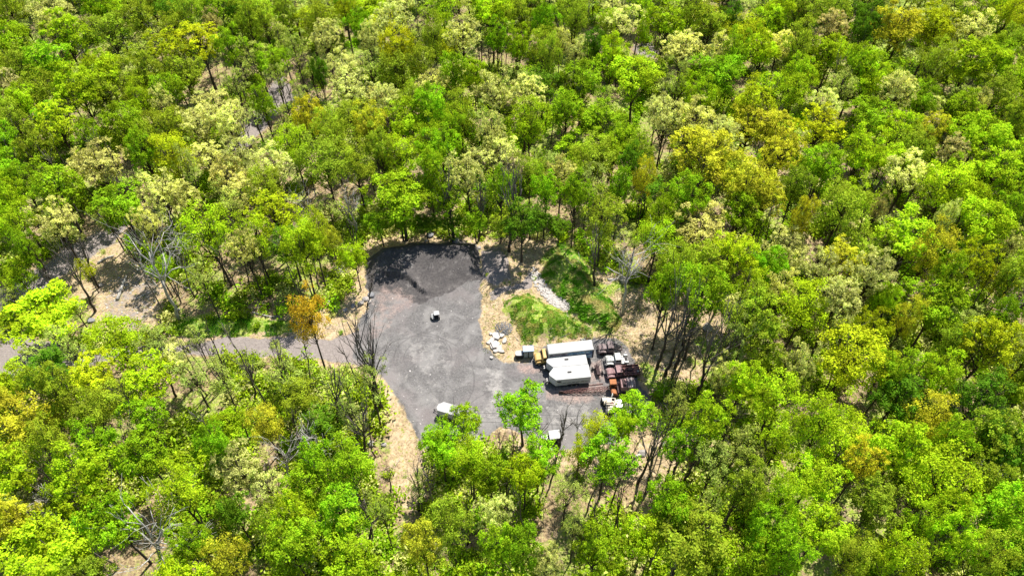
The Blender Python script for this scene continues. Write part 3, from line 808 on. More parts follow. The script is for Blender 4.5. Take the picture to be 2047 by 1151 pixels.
def bush_mesh(seed, n=170):
    g = np.random.default_rng(seed)
    c = g.normal(0, 1, (9, 3)) * np.array([0.5, 0.5, 0.12]) + np.array([0, 0, 0.45])
    p = (c[g.integers(0, 9, n)] + g.normal(0, 1, (n, 3)) * np.array([0.28, 0.28, 0.2])); p[:, 2] = np.abs(p[:, 2])
    V = leaf_cloud(p, np.tile([0, 0, 1.0], (n, 1)), 0.14, g)
    me = np_mesh('bush', V, np.arange(len(V)).reshape(-1, 4))
    a = me.attributes.new('leaf', 'FLOAT', 'FACE'); a.data.foreach_set('value', g.uniform(0, 1, n).astype(np.float32))
    me.materials.append(M_LEAF); return me
bush_col = hidden_collection('bushes', [bush_mesh(900 + i) for i in range(4)])
P_, Ro, Sc, In, Ti = [], [], [], [], []
N_B = 15000
by_ = 26 + 205 * rng.random(N_B) ** 1.25
bw = (1023.5 + 60) / (FPX / (by_ * CS + CAM_H * SN))
bx_ = rng.uniform(-1, 1, N_B) * bw
bpx, bpy_ = proj(bx_, by_, 0)
ok = (sdf(LOT, bpx, bpy_) > 5) & (sdf(ROAD, bpx, bpy_) > 3) & (sdf(TRACK, bpx, bpy_) > 3) & (sdf(TRACK2, bpx, bpy_) > 3)
ok &= (fbm(bx_ / 7, by_ / 7, 77, 3) > 0.44)
inopen = (sdf(OPEN_MAIN, bpx, bpy_) < 0) | (sdf(OPEN_LEFT, bpx, bpy_) < 0) | (sdf(LITTER, bpx, bpy_) < 6) | (sdf(SOUTH, bpx, bpy_) < 0)
ok &= ~(inopen & (rng.random(N_B) > 0.07)) & (sdf(MOUND_A, bpx, bpy_) > 0) & (sdf(MOUND_B, bpx, bpy_) > 0) & (sdf(LITTER, bpx, bpy_) > 0)
ok &= ~(((bpx > 975) & (bpx < 1285) & (bpy_ > 650) & (bpy_ < 885)))
bx_, by_ = bx_[ok], by_[ok]
hz_ = H(bx_, by_)
for x, y, z, op in zip(bx_, by_, hz_, inopen[ok]):
    s = random.uniform(0.7, 2.3) * (0.45 if op else 1.0)
    P_.append((x, y, z)); Ro.append((0, 0, random.uniform(0, 6.28))); Sc.append((s, s, s * random.uniform(0.8, 1.3))); In.append(random.randrange(4))
    b = TINT[random.choice('LMVSOOMP')]; j = random.uniform(0.7, 1.1); Ti.append([q * j for q in b])
tag(scatter('undergrowth', P_, Ro, Sc, In, Ti, [bush_col]), 'low bushes and saplings coming into leaf on the woodland floor', kind='stuff')

# ------------------------------------------------------------------ grass on the mounds, the verge and the slope
def blades(name, polys, n, hmin, hmax, cols, seed, lean=0.5, width=0.05, label=''):
    g = np.random.default_rng(seed)
    XS = []; YS = []
    for poly in polys:
        c = [at(*p) for p in poly]
        x0, x1 = min(p.x for p in c), max(p.x for p in c); y0, y1 = min(p.y for p in c), max(p.y for p in c)
        k = int(n * 3 / len(polys)); X = g.uniform(x0, x1, k); Y = g.uniform(y0, y1, k)
        px, py = proj(X, Y, 0)
        okk = (sdf(poly, px, py) < 44 * (fbm(X / 1.5, Y / 1.5, seed) - 0.52)) & (fbm(X / 1.6, Y / 1.6, seed + 1, 3) > 0.40)
        okk &= (pdist(STRIP, px, py) > 11) if poly is not SLOPE else True
        XS.append(X[okk][:int(n / len(polys))]); YS.append(Y[okk][:int(n / len(polys))])
    X = np.concatenate(XS); Y = np.concatenate(YS); Z = H(X, Y); m = len(X)
    h = g.uniform(hmin, hmax, m) * (0.6 + 0.8 * fbm(X / 1.5, Y / 1.5, seed + 5)); a = g.uniform(0, 6.28, m)
    w = width * g.uniform(0.6, 1.4, m)
    dirx = -0.5 + g.normal(0, 0.6, m); diry = -0.6 + g.normal(0, 0.6, m)
    b0 = np.stack([X - w * np.cos(a), Y - w * np.sin(a), Z - 0.02], 1); b1 = np.stack([X + w * np.cos(a), Y + w * np.sin(a), Z - 0.02], 1)
    tip = np.stack([X + dirx * h * lean, Y + diry * h * lean, Z + h], 1)
    V = np.stack([b0, b1, tip], 1).reshape(-1, 3)
    me = np_mesh(name, V, np.arange(3 * m).reshape(-1, 3))
    tone = (fbm(X / 0.8, Y / 1.1, seed + 9, 3) - 0.54) * 5 + 0.45 + g.normal(0, 0.3, m)
    ca = me.color_attributes.new('tone', 'FLOAT_COLOR', 'CORNER')
    A = np.array(cols[0]); B = np.array(cols[1])
    tt = np.clip(tone, 0, 1)[:, None]
    c = np.ones((m, 3, 4), np.float32); c[:, :, :3] = (A * (1 - tt) + B * tt)[:, None, :]
    ca.data.foreach_set('color', c.ravel())
    mt, n_, l_, b_ = new_mat(name)
    vc = n_.new('ShaderNodeVertexColor'); vc.layer_name = 'tone'
    n_.remove(b_)
    d = n_.new('ShaderNodeBsdfDiffuse'); t = n_.new('ShaderNodeBsdfTranslucent'); mx = n_.new('ShaderNodeMixShader'); mx.inputs[0].default_value = 0.3
    l_.new(vc.outputs[0], d.inputs[0]); l_.new(vc.outputs[0], t.inputs[0]); l_.new(d.outputs[0], mx.inputs[1]); l_.new(t.outputs[0], mx.inputs[2]); l_.new(mx.outputs[0], n_['Material Output'].inputs[0])
    me.materials.append(mt)
    return tag(obj(name, me), label, kind='stuff')
blades('grass', [MOUND_A], 21000, 0.2, 0.6, ((0.16, 0.40, 0.02), (0.66, 0.60, 0.24)), 61, 1.0, 0.09, 'long green and straw grass on the tall mound')
blades('grass', [MOUND_B], 13000, 0.08, 0.28, ((0.20, 0.42, 0.02), (0.56, 0.52, 0.16)), 65, 0.7, 0.08, 'short grass on the low mound')
blades('grass', [VERGE], 9000, 0.15, 0.45, ((0.12, 0.34, 0.015), (0.26, 0.42, 0.03)), 67, 0.5, 0.05, 'bright green grass beside the dirt road')
blades('weeds', [SLOPE], 6500, 0.12, 0.35, ((0.10, 0.18, 0.015), (0.40, 0.38, 0.12)), 71, 0.8, 0.07, 'sparse weeds in the leaf litter of the slope')
blades('weeds', [FRINGE], 1500, 0.1, 0.25, ((0.12, 0.20, 0.015), (0.34, 0.32, 0.08)), 72, 0.8, 0.05, 'yellow-green weeds on the bare edge of the lot')

# ------------------------------------------------------------------ bare and dead trees
def grow(mb, p, d, ln, r, depth, g, spread, kink, up, minr=0.018):
    if r < minr or depth == 0: return
    pts = [p.copy()]; rad = [r]
    q = p.copy(); dd = d.copy(); n = 3
    for i in range(n):
        dd = (dd + Vector((g.gauss(0, kink), g.gauss(0, kink), g.gauss(0, kink) + up * 0.1))).normalized()
        q = q + dd * ln / n; pts.append(q.copy()); rad.append(r * (1 - 0.42 * (i + 1) / n))
    mb.tube(pts, rad, 6 if r > 0.1 else (4 if r > 0.04 else 3))
    for k in range(g.choice((2, 2, 3)) if up < 0.9 else g.choice((1, 2, 2, 3))):
        t = g.choice((1, 2, 3)) if depth > 1 else 3
        a = g.uniform(0, 6.28); u = dd.orthogonal().normalized(); w = dd.cross(u)
        nd = (dd + (u * math.cos(a) + w * math.sin(a)) * spread * g.uniform(0.6, 1.3) + Vector((0, 0, up * 0.25))).normalized()
        grow(mb, pts[t], nd, ln * g.uniform(0.6, 0.85), rad[t] * g.uniform(0.6, 0.8), depth - 1, g, spread, kink, up, minr)
def bare_tree(bpx, bpy_, tpx, tpy, label, kind, seed, group=None):
    b = ground_at(bpx, bpy_)
    # height from the picture height of its tip
    hgt = 2.0
    for _ in range(60):
        if proj(b.x, b.y, b.z + hgt)[1] <= tpy: break
        hgt += 0.4
    top = at(tpx, tpy, b.z + hgt)
    g = random.Random(seed)
    e = thing('dead_tree' if kind == 'dead' else 'bare_tree', label, 'dead tree' if kind == 'dead' else 'bare tree', tuple(b), 0, group)
    lean = Vector((top.x - b.x, 0.5 * (top.y - b.y), hgt)).normalized()
    r = 0.011 * hgt + 0.06
    tb = MB(); bb = MB()
    frac = 0.45 if kind != 'dead' else 0.5
    pts = [Vector((0, 0, -0.3))]; rad = [r * 1.3]
    for i in range(1, 7):
        f = i / 6
        pts.append(lean * hgt * frac * f + Vector((g.gauss(0, .12), g.gauss(0, .12), 0))); rad.append(r * (1.05 - 0.35 * f))
    tb.tube(pts, rad, 7)
    up = 1.0 if kind != 'dead' else 0.45; sp = 0.42 if kind != 'dead' else 0.75; kk = 0.08 if kind != 'dead' else 0.2
    for k in range(4 if kind != 'dead' else 5):
        a = 6.28 * k / 4 + g.uniform(-.4, .4)
        nd = (lean + Vector((math.cos(a), math.sin(a), 0)) * sp * g.uniform(0.5, 1.2)).normalized()
        grow(bb, pts[-1 - (k % 2)], nd, hgt * (1 - frac) * 0.55, rad[-1] * 0.64, 5, g, sp, kk, up, 0.012 if kind != 'dead' else 0.018)
    grow(bb, pts[-1], lean, hgt * (1 - frac) * 0.62, rad[-1] * 0.8, 5, g, sp * 0.8, kk, up, 0.014)
    for q in (0.35, 0.2): grow(bb, pts[-1] + lean * hgt * (1 - frac) * q, lean, hgt * (1 - frac) * 0.6, rad[-1] * 0.55, 4, g, sp * 0.6, kk, up, 0.012)
    m1 = M_BARKG if kind == 'dead' else M_BARK
    tb.build('trunk', M_BARK if kind == 'dead2' else m1, e); bb.build('branches', M_BARKG if kind == 'dead' else M_TWIG, e)
BARE = [
 (1246, 627, 1256, 482, 'tall dead tree with white crooked branches beside the grassy mound', 'dead', 3),
 (765, 818, 706, 642, 'tall bare dark tree leaning over the gravel lot\'s lower left edge', 'bare', 5),
 (752, 822, 742, 668, 'second bare tree, slimmer, at the lot\'s lower left edge', 'bare', 6),
 (571, 786, 553, 688, 'bare dark tree below the dirt road with upright forks', 'bare', 8),
 (458, 792, 432, 700, 'bare dark tree leaning left below the dirt road', 'bare', 9),
 (352, 792, 318, 705, 'dark crooked bare tree among the pale trees below the dirt road', 'bare', 10),
 (512, 800, 500, 722, 'thin bare tree standing between two others below the dirt road', 'bare', 12),
 (676, 850, 668, 735, 'slender bare tree left of the lot\'s lower corner', 'bare', 13),
 (730, 915, 726, 800, 'straight dark bare tree above the leaf-strewn strip', 'bare', 14),
 (1118, 895, 1136, 818, 'small forked bare tree right of the white utility truck', 'bare', 16),
 (110, 597, 84, 530, 'small bare tree with fine pale twigs beside the side track', 'bare', 18),
 (198, 574, 152, 478, 'tall dark leaning trunk crossing the side track', 'bare', 19),
 (190, 622, 128, 500, 'leaning dark trunk at the end of the side track', 'bare', 20),
 (358, 640, 280, 468, 'dead tree with long pale curving limbs above the grass verge', 'dead', 22),
 (366, 545, 345, 450, 'broken grey dead tree with a spread of pale twigs left of the verge', 'dead', 23),
 (62, 700, 18, 660, 'thin bare tree over the lower end of the dirt road', 'bare', 24),
 (628, 470, 600, 375, 'grey dead tree with two white limbs left of the gravel bank', 'dead', 25),
 (716, 470, 690, 378, 'bare tree with fanned grey twigs behind the gravel bank', 'dead', 26),
 (735, 610, 745, 548, 'small dark bare tree standing by the boulders', 'bare', 27),
 (906, 478, 893, 352, 'bare tree behind the gravel bank casting a branching shadow', 'bare', 28),
 (958, 480, 962, 360, 'bare tree behind the right end of the gravel bank', 'bare', 29),
 (1018, 502, 1028, 340, 'tall bare dark tree between bank and grassy mound', 'bare', 30),
 (1188, 572, 1186, 460, 'dark trunked tree with wispy limbs on the tall mound', 'bare', 32),
 (1314, 735, 1362, 590, 'slanting dark trunk on the slope, nearest the trucks', 'bare', 33),
 (1330, 750, 1385, 600, 'slanting dark trunk on the slope, second from the trucks', 'bare', 34),
 (1350, 735, 1392, 625, 'slanting dark trunk on the slope, third from the trucks', 'bare', 35),
 (1395, 790, 1430, 640, 'thick dark leaning trunk at the foot of the slope', 'bare', 36),
 (1424, 752, 1480, 620, 'forked dark trunk at the far side of the slope', 'bare', 37),
 (1275, 965, 1330, 860, 'dark leaning trunk in the gap below the cream tractor', 'bare', 38),
 (1292, 985, 1312, 880, 'second leaning trunk in the gap below the cream tractor', 'bare', 39),
 (1370, 962, 1402, 880, 'dark leaning trunk at the right of the lower gap', 'bare', 40),
 (1342, 962, 1372, 870, 'slim dark trunk in the middle of the lower gap', 'bare', 41),
 (622, 945, 640, 855, 'big dead tree with white spreading limbs in the lower wood', 'dead', 42),
 (580, 965, 565, 890, 'smaller dead tree with white crooked limbs in the lower wood', 'dead', 43),
 (335, 1145, 280, 1030, 'pale dead tree near the bottom edge on the left', 'dead', 44),
 (108, 1040, 78, 975, 'short dead tree with grey twigs in the bottom left corner', 'dead', 45),
 (100, 942, 90, 880, 'thin dead tree with pale limbs by the lower left edge', 'dead', 46),
 (742, 1088, 735, 1000, 'dark thin trunk beside the leafy strip at the bottom', 'bare', 47),
 (838, 1020, 832, 930, 'slender tree standing on the leafy strip', 'bare', 48),
 (1945, 970, 1990, 915, 'dead tree with pale diagonal limbs by the right edge of the lower wood', 'dead', 49),
 (1960, 660, 2035, 590, 'fallen-looking dead tree with grey twigs by the right edge', 'dead', 50),
 (1740, 400, 1725, 340, 'dead tree with short white limbs in the wood by the right edge', 'dead', 51),
 (166, 130, 158, 88, 'dead tree with pale limbs in the far upper left wood', 'dead', 52),
 (300, 105, 285, 50, 'dead tree with pale limbs under the top left corner trees', 'dead', 53),
 (230, 128, 226, 55, 'pale grey leafless tree in the upper left wood', 'dead', 54),
 (1308, 104, 1312, 62, 'small crooked bare tree in the sandy gap near the top', 'bare', 55),
 (1116, 120, 1118, 20, 'tall dark bare trunk near the middle of the top edge', 'bare', 56),
]
for b in BARE: bare_tree(*b)

def pole_tree(seed):
    g = random.Random(seed); mb = MB(); hgt = g.uniform(10, 15); lean = Vector((g.uniform(-.09, .09), g.uniform(-.09, .09), 1)).normalized()
    pts = [lean * hgt * k / 5 + Vector((g.gauss(0, .12), g.gauss(0, .12), 0)) * (k > 0) for k in range(6)]; pts[0].z = -0.3
    mb.tube(pts, [0.17, 0.14, 0.12, 0.09, 0.06, 0.02], 5)
    for k in range(7):
        q = pts[g.choice((3, 4, 4))].lerp(pts[5], g.uniform(0, .7)); grow(mb, q, (lean + Vector((g.gauss(0, .5), g.gauss(0, .5), 0))).normalized(), g.uniform(1.5, 3), 0.05, 2, g, .4, .1, 1, 0.01)
    me = mb.mesh('pole_tree'); me.materials.append(M_TWIG if seed % 2 else M_BARK); return me
pole_col = hidden_collection('poles', [pole_tree(700 + i) for i in range(6)])
N_P = 3600
py_ = 28 + 200 * rng.random(N_P) ** 1.1; pw = (1023.5 + 40) / (FPX / (py_ * CS + CAM_H * SN)); pxx = rng.uniform(-1, 1, N_P) * pw
qx, qy = proj(pxx, py_, 0)
thinp = np.zeros(N_P, bool)
for o in THIN: thinp |= sdf(o, qx, qy - 60) < 0
okp = (sdf(LOT, qx, qy) > 14) & (sdf(ROAD, qx, qy) > 6) & (sdf(TRACK, qx, qy) > 6) & (sdf(MOUND_A, qx, qy) > 8) & (sdf(MOUND_B, qx, qy) > 14) & (sdf(VERGE, qx, qy) > 10) & (sdf(LITTER, qx, qy) > 0)
okp &= ~((qx > 740) & (qx < 1290) & (qy > 480) & (qy < 910)) & (sdf(OPEN_LEFT, qx, qy) > 0) & (rng.random(N_P) < np.where(thinp, 0.42, 0.10))
pxx, py_ = pxx[okp], py_[okp]; hz_ = H(pxx, py_)
tag(scatter('slender_trunks', [(a, b, c) for a, b, c in zip(pxx, py_, hz_)], [(0, 0, random.uniform(0, 6.28)) for _ in pxx], [(1, 1, random.uniform(0.7, 1.25)) for _ in pxx],
    [random.randrange(6) for _ in pxx], [(0.1, 0.1, 0.1) for _ in pxx], [pole_col]), 'slender leafless trunks standing among the trees', kind='stuff')

# ------------------------------------------------------------------ stones, rubble, logs
def stone(name, label, cat, px, py, r, seed, mat, flat=0.65, group=None):
    p = ground_at(px, py)
    o = MB().rock((0, 0, r * flat * 0.35), r, seed, flat).build(name, mat)
    o.location = p
    return tag(o, label, cat, group)
for i, (px, py, r, lb) in enumerate([
    (743, 590, 0.85, 'rounded grey boulder beside the lot, furthest of its row'), (731, 598, 0.7, 'pale boulder under the small bare tree'),
    (738, 603, 0.55, 'small pale boulder between two larger ones by the lot'), (721, 607, 0.85, 'round cream boulder at the near end of the row'),
    (727, 602, 0.4, 'smallest stone in the row of boulders'), (706, 612, 0.6, 'dark-sided boulder by the undergrowth left of the row'),
    (654, 607, 0.8, 'pale boulder beside the orange-gold tree'), (690, 620, 0.55, 'low grey boulder right of the orange-gold tree'),
    (672, 622, 0.5, 'low grey boulder just behind the orange-gold tree'),
    (860, 471, 1.0, 'grey boulder on top of the gravel bank'), (852, 483, 0.6, 'smaller stone below the boulder on the bank'),
    (912, 484, 1.0, 'pale flat stone at the back rim of the bank'), (958, 496, 0.6, 'pale stone at the right end of the bank'), (717, 500, 0.8, 'pale stone left of the gravel bank'),
    (1244, 562, 1.3, 'big pale boulder beside the white dead tree'), (1415, 655, 1.2, 'flat pale boulder on the slope'),
    (742, 1000 - 112, 0.9, 'white boulder beside the leaf-strewn strip'), (768, 889, 0.55, 'small white rock at the edge of the leafy strip'),
    (738, 830, 0.8, 'pale boulder under the trees left of the strip'), (762, 838, 0.7, 'mossy pale boulder nearest the strip'),
    (1283, 907, 0.9, 'long white rock in the lower gap'), (1325, 888, 0.6, 'small white rock at the top of the lower gap'),
    (333, 622, 0.5, 'pale stone left of the grass verge'), (357, 620, 0.45, 'second pale stone left of the grass verge'),
    (182, 642, 0.8, 'dark round boulder below the rocky patch'), (203, 571, 0.7, 'pale stone at the foot of the leaning trunk'),
    (1432, 842, 0.9, 'white rock in the wood right of the tractor')]):
    stone('boulder', lb, 'boulder', px, py, r * 0.9, 200 + i, M_STONE if 'dark' not in lb and 'grey' not in lb else M_STONEG)
# pale broken slabs between the lot and the low mound
slabs = [(992, 672, 1.3, .5), (1003, 671, .9, .4), (1009, 682, .8, .6), (983, 680, 1.0, .5), (991, 688, 1.5, .6), (984, 694, .8, .5), (998, 697, 1.0, .4), (1002, 702, .8, .5), (990, 702, .6, .5), (981, 668, .5, .5), (976, 686, .6, .5), (983, 716, .5, .5)]
words = ['long pale slab just below the stone heap', 'pale slab at the right of the top row', 'tilted pale slab at the right edge of the rubble', 'pale slab at the rubble\'s upper left',
         'largest pale slab in the middle of the rubble', 'pale slab at the rubble\'s lower left', 'flat pale slab low in the rubble', 'broken slab at the rubble\'s lower right corner',
         'small slab at the bottom of the rubble', 'small chip beside the stone heap', 'small slab nearest the gravel lot', 'lone white stone below the rubble']
for i, (px, py, r, th) in enumerate(slabs):
    g = random.Random(400 + i); n = g.choice((5, 6, 7)); pts = []
    for k in range(n):
        a = 6.28 * k / n + g.uniform(-.25, .25); q = r * g.uniform(0.6, 1.0)
        pts.append((q * math.cos(a), q * math.sin(a) * 0.7))
    o = MB().prism(pts, -0.1, 0.28 * th + 0.12).build('flat_rock', M_SLAB, None, 0.04)
    o.location = ground_at(px, py); o.location.z += 0.08; o.rotation_euler = (g.uniform(-.22, .22), g.uniform(-.22, .22), g.uniform(0, 6.28))
    tag(o, words[i], 'flat rock', 'broken slabs beside the lot', 'thing')
def stones_stuff(name, label, pts, mat, seed):
    V = []; F = []; g = np.random.default_rng(seed)
    base = MB().rock((0, 0, 0), 1.0, seed, 0.75); bv = np.array(base.v); bf = np.array(base.f)
    for (x, y, z, r) in pts:
        a = g.uniform(0, 6.28); t = g.uniform(-.8, .8)
        rz = np.array([[math.cos(a), -math.sin(a), 0], [math.sin(a), math.cos(a), 0], [0, 0, 1]]); rx = np.array([[1, 0, 0], [0, math.cos(t), -math.sin(t)], [0, math.sin(t), math.cos(t)]])
        F.append(bf + len(V) * len(bv)); V.append((bv * r * g.uniform(0.7, 1.3, 3)) @ (rz @ rx).T + np.array([x, y, z]))
    me = np_mesh(name, np.concatenate(V), np.concatenate(F)); me.materials.append(mat)
    return tag(obj(name, me), label, kind='stuff')
g = random.Random(5); pts = []
while len(pts) < 620:
    t = g.uniform(0, 4); i = min(3, int(t)); f = t - i
    x0, y0 = STRIP[i]; x1, y1 = STRIP[i + 1]
    px = x0 + (x1 - x0) * f + g.gauss(0, 7.0); py = y0 + (y1 - y0) * f + g.gauss(0, 4.0)
    if pdist(STRIP, px, py) > 12: continue
    p = ground_at(px, py); pts.append((p.x, p.y, p.z + 0.08, g.uniform(0.12, 0.34)))
stones_stuff('riprap', 'strip of pale grey broken stone between the two mounds', pts, M_SLAB, 8)
pts = []
for _ in range(380):
    a = g.uniform(0, 6.28); q = 18 * math.sqrt(g.random()); p = ground_at(1007 + q * math.cos(a), 657 + 0.8 * q * math.sin(a))
    pts.append((p.x, p.y, p.z + 0.04, g.uniform(0.06, 0.17)))
stones_stuff('stone_heap', 'round heap of blue-grey crushed stone', pts, M_STONEG, 9)
pts = []
for _ in range(900):
    px = g.uniform(720, 1270); py = g.uniform(490, 900)
    dd = float(sdf(LOT, px, py))
    if dd > 8 or (dd < -10 and g.random() < 0.72): continue
    p = ground_at(px, py); pts.append((p.x, p.y, p.z + 0.01, g.choice((0.04, 0.05, 0.07, 0.1)) * (1.3 if dd > -8 else 1)))
for _ in range(260):
    px = g.uniform(205, 320); py = g.uniform(535, 665)
    if sdf(ROCKY, px, py) < 2:
        p = ground_at(px, py); pts.append((p.x, p.y, p.z + 0.02, g.uniform(0.06, 0.26)))
stones_stuff('loose_stones', 'loose pale stones strewn over lot and rocky patch', pts, M_SLAB, 10)

def log(label, ax, ay, bx, by, r, mat, bend=0.3, seed=1):
    g = random.Random(seed); a = ground_at(ax, ay); b = ground_at(bx, by)
    c = (a + b) / 2
    o = MB(); L_ = (b - a)
    side = Vector((-L_.y, L_.x, 0)).normalized()
    pts = [a - c, a.lerp(b, 0.35) - c + side * bend * g.uniform(-1, 1), a.lerp(b, 0.7) - c + side * bend * g.uniform(-1, 1), b - c]
    pts = [p + Vector((0, 0, r * 0.8)) for p in pts]
    o.tube(pts, [r * 1.15, r, r * 0.85, r * 0.5], 7)
    for k in range(2):
        q = pts[1 + k]; o.tube([q, q + side * g.choice((-1, 1)) * g.uniform(.5, 1.2) + Vector((0, 0, g.uniform(.1, .6)))], [r * 0.35, 0.02], 4)
    ob = o.build('fallen_log', mat); ob.location = c
    return tag(ob, label, 'log')
log('thick pale log lying across the rocky patch', 235, 600, 254, 552, 0.3, M_BARKG, 0.05, 1)
log('pale forked log in the shade beside the side track', 196, 527, 228, 512, 0.22, M_BARKG, 0.3, 2)
log('thin fallen log behind the rocky patch', 272, 598, 292, 588, 0.15, M_BARKG, 0.2, 3)
log('long thin log lying behind the grass verge', 505, 625, 560, 633, 0.16, M_BARKG, 0.5, 4)
log('dark fallen trunk in the wood below the road', 556, 794, 600, 772, 0.22, M_BARK, 0.3, 5)
log('fallen trunk leaning below the lot\'s lower left corner', 700, 895, 745, 862, 0.28, M_BARK, 0.3, 6)
log('pale log beside the big pale boulder', 1215, 560, 1238, 556, 0.2, M_BARKG, 0.4, 7)
log('pale thin log at the foot of the slope', 1338, 786, 1352, 778, 0.15, M_BARKG, 0.2, 8)
log('dark log on the leafy floor of the lower wood', 330, 870, 352, 892, 0.22, M_BARK, 0.2, 9)
log('pale log in the gap near the bottom left', 395, 1048, 425, 1090, 0.2, M_BARK, 0.2, 10)
log('white log lying in the lower gap', 1268, 915, 1290, 903, 0.25, M_BARKG, 0.1, 11)
# heap of grey brush left of the bank
e = thing('brush_pile', 'heap of bleached grey branches left of the gravel bank', 'brush pile', tuple(ground_at(682, 545)))
g = random.Random(88)
for k in range(26):
    a = g.gauss(1.1, 0.5); L_ = g.uniform(1.5, 3.4); c = Vector((g.gauss(0, .7), g.gauss(0, 1.1), g.uniform(0.1, 0.9)))
    d = Vector((math.cos(a), math.sin(a), g.uniform(-.15, .25))) * L_ / 2
    MB().tube([c - d, c + Vector((g.uniform(-.2, .2), 0, .1)), c + d], [0.07, 0.05, 0.02], 4).build('branch', M_BARKG, e)
# branches and snags lying about the open ground
g = random.Random(91); mbx = MB()
for k in range(420):
    for _ in range(20):
        px = g.uniform(0, 1500); py = g.uniform(440, 1000)
        if sdf(LOT, px, py) > 4 and sdf(ROAD, px, py) > 0: break
    p = ground_at(px, py); a = g.uniform(0, 6.28); L_ = g.uniform(0.6, 2.6)
    mbx.tube([p + Vector((0, 0, .05)), p + Vector((math.cos(a) * L_, math.sin(a) * L_, g.uniform(.05, .5)))], [g.uniform(.03, .08), 0.02], 3)
tag(mbx.build('fallen_branches', M_BARKG), 'pale fallen branches scattered over the woodland floor', kind='stuff')

# ------------------------------------------------------------------ materials of the vehicles
W_ROOF = simple_mat('white_roof', (0.345, 0.345, 0.34), 0.5, var=0.3, scale=0.9)
W_DIRTY = simple_mat('dirty_white_paint', (0.42, 0.42, 0.39), 0.5, var=0.35, scale=2.2, amount=(0.45, 0.75))
G_WALL = simple_mat('grey_side_wall', (0.50, 0.52, 0.54), 0.5, var=0.15, scale=1.5)
DARK = simple_mat('dark_rubber', (0.018, 0.018, 0.02), 0.8, var=0.3)
UNDER = simple_mat('dark_frame', (0.03, 0.028, 0.03), 0.7, var=0.4)
GLASS = simple_mat('dark_glass', (0.015, 0.018, 0.022), 0.08, var=0.1, spec=0.6)
YEL = simple_mat('faded_yellow_paint', (0.50, 0.29, 0.06), 0.5, var=0.2, scale=2.0, c2=(0.42, 0.32, 0.16))
RUST = simple_mat('brown_rust', (0.20, 0.105, 0.095), 0.85, scale=3.0, c2=(0.10, 0.05, 0.045), bump=0.3, spec=0.15)
RUSTP = simple_mat('pinkish_rusted_paint', (0.30, 0.20, 0.20), 0.75, scale=2.2, c2=(0.16, 0.085, 0.08), spec=0.2)
RUSTD = simple_mat('dark_rust', (0.075, 0.05, 0.05), 0.85, scale=3.0, c2=(0.03, 0.02, 0.02), spec=0.15)
RUSTG = simple_mat('grey_brown_rusted_paint', (0.22, 0.175, 0.175), 0.7, scale=2.2, c2=(0.12, 0.085, 0.08), spec=0.25)
RUSTO = simple_mat('orange_rust', (0.36, 0.15, 0.06), 0.8, scale=3.0, c2=(0.26, 0.10, 0.05), spec=0.15)
CREAM = simple_mat('cream_paint', (0.46, 0.41, 0.32), 0.5, scale=3.0, c2=(0.40, 0.28, 0.20), spec=0.3, amount=(0.5, 0.8))
STEEL = simple_mat('weathered_steel', (0.33, 0.33, 0.32), 0.5, metal=0.2, scale=3.0, c2=(0.16, 0.14, 0.13))
SHEDR = simple_mat('blue_grey_roof', (0.24, 0.30, 0.38), 0.45, var=0.12, scale=1.5)
PANEL = simple_mat('grey_door_panel', (0.34, 0.38, 0.38), 0.5, var=0.12)
SILVER = simple_mat('bare_aluminium', (0.66, 0.68, 0.70), 0.35, metal=0.3, var=0.15, scale=2.0)

def wheel(parent, x, y, z, r, w, hub=STEEL, name='wheel'):
    o = MB().cyl((x, y, z), (0, 1, 0), r, w, 16).build(name, DARK, parent, 0.02)
    MB().cyl((x, y, z), (0, 1, 0), r * 0.5, w + 0.03, 12).build('rim', hub, o)
    return o

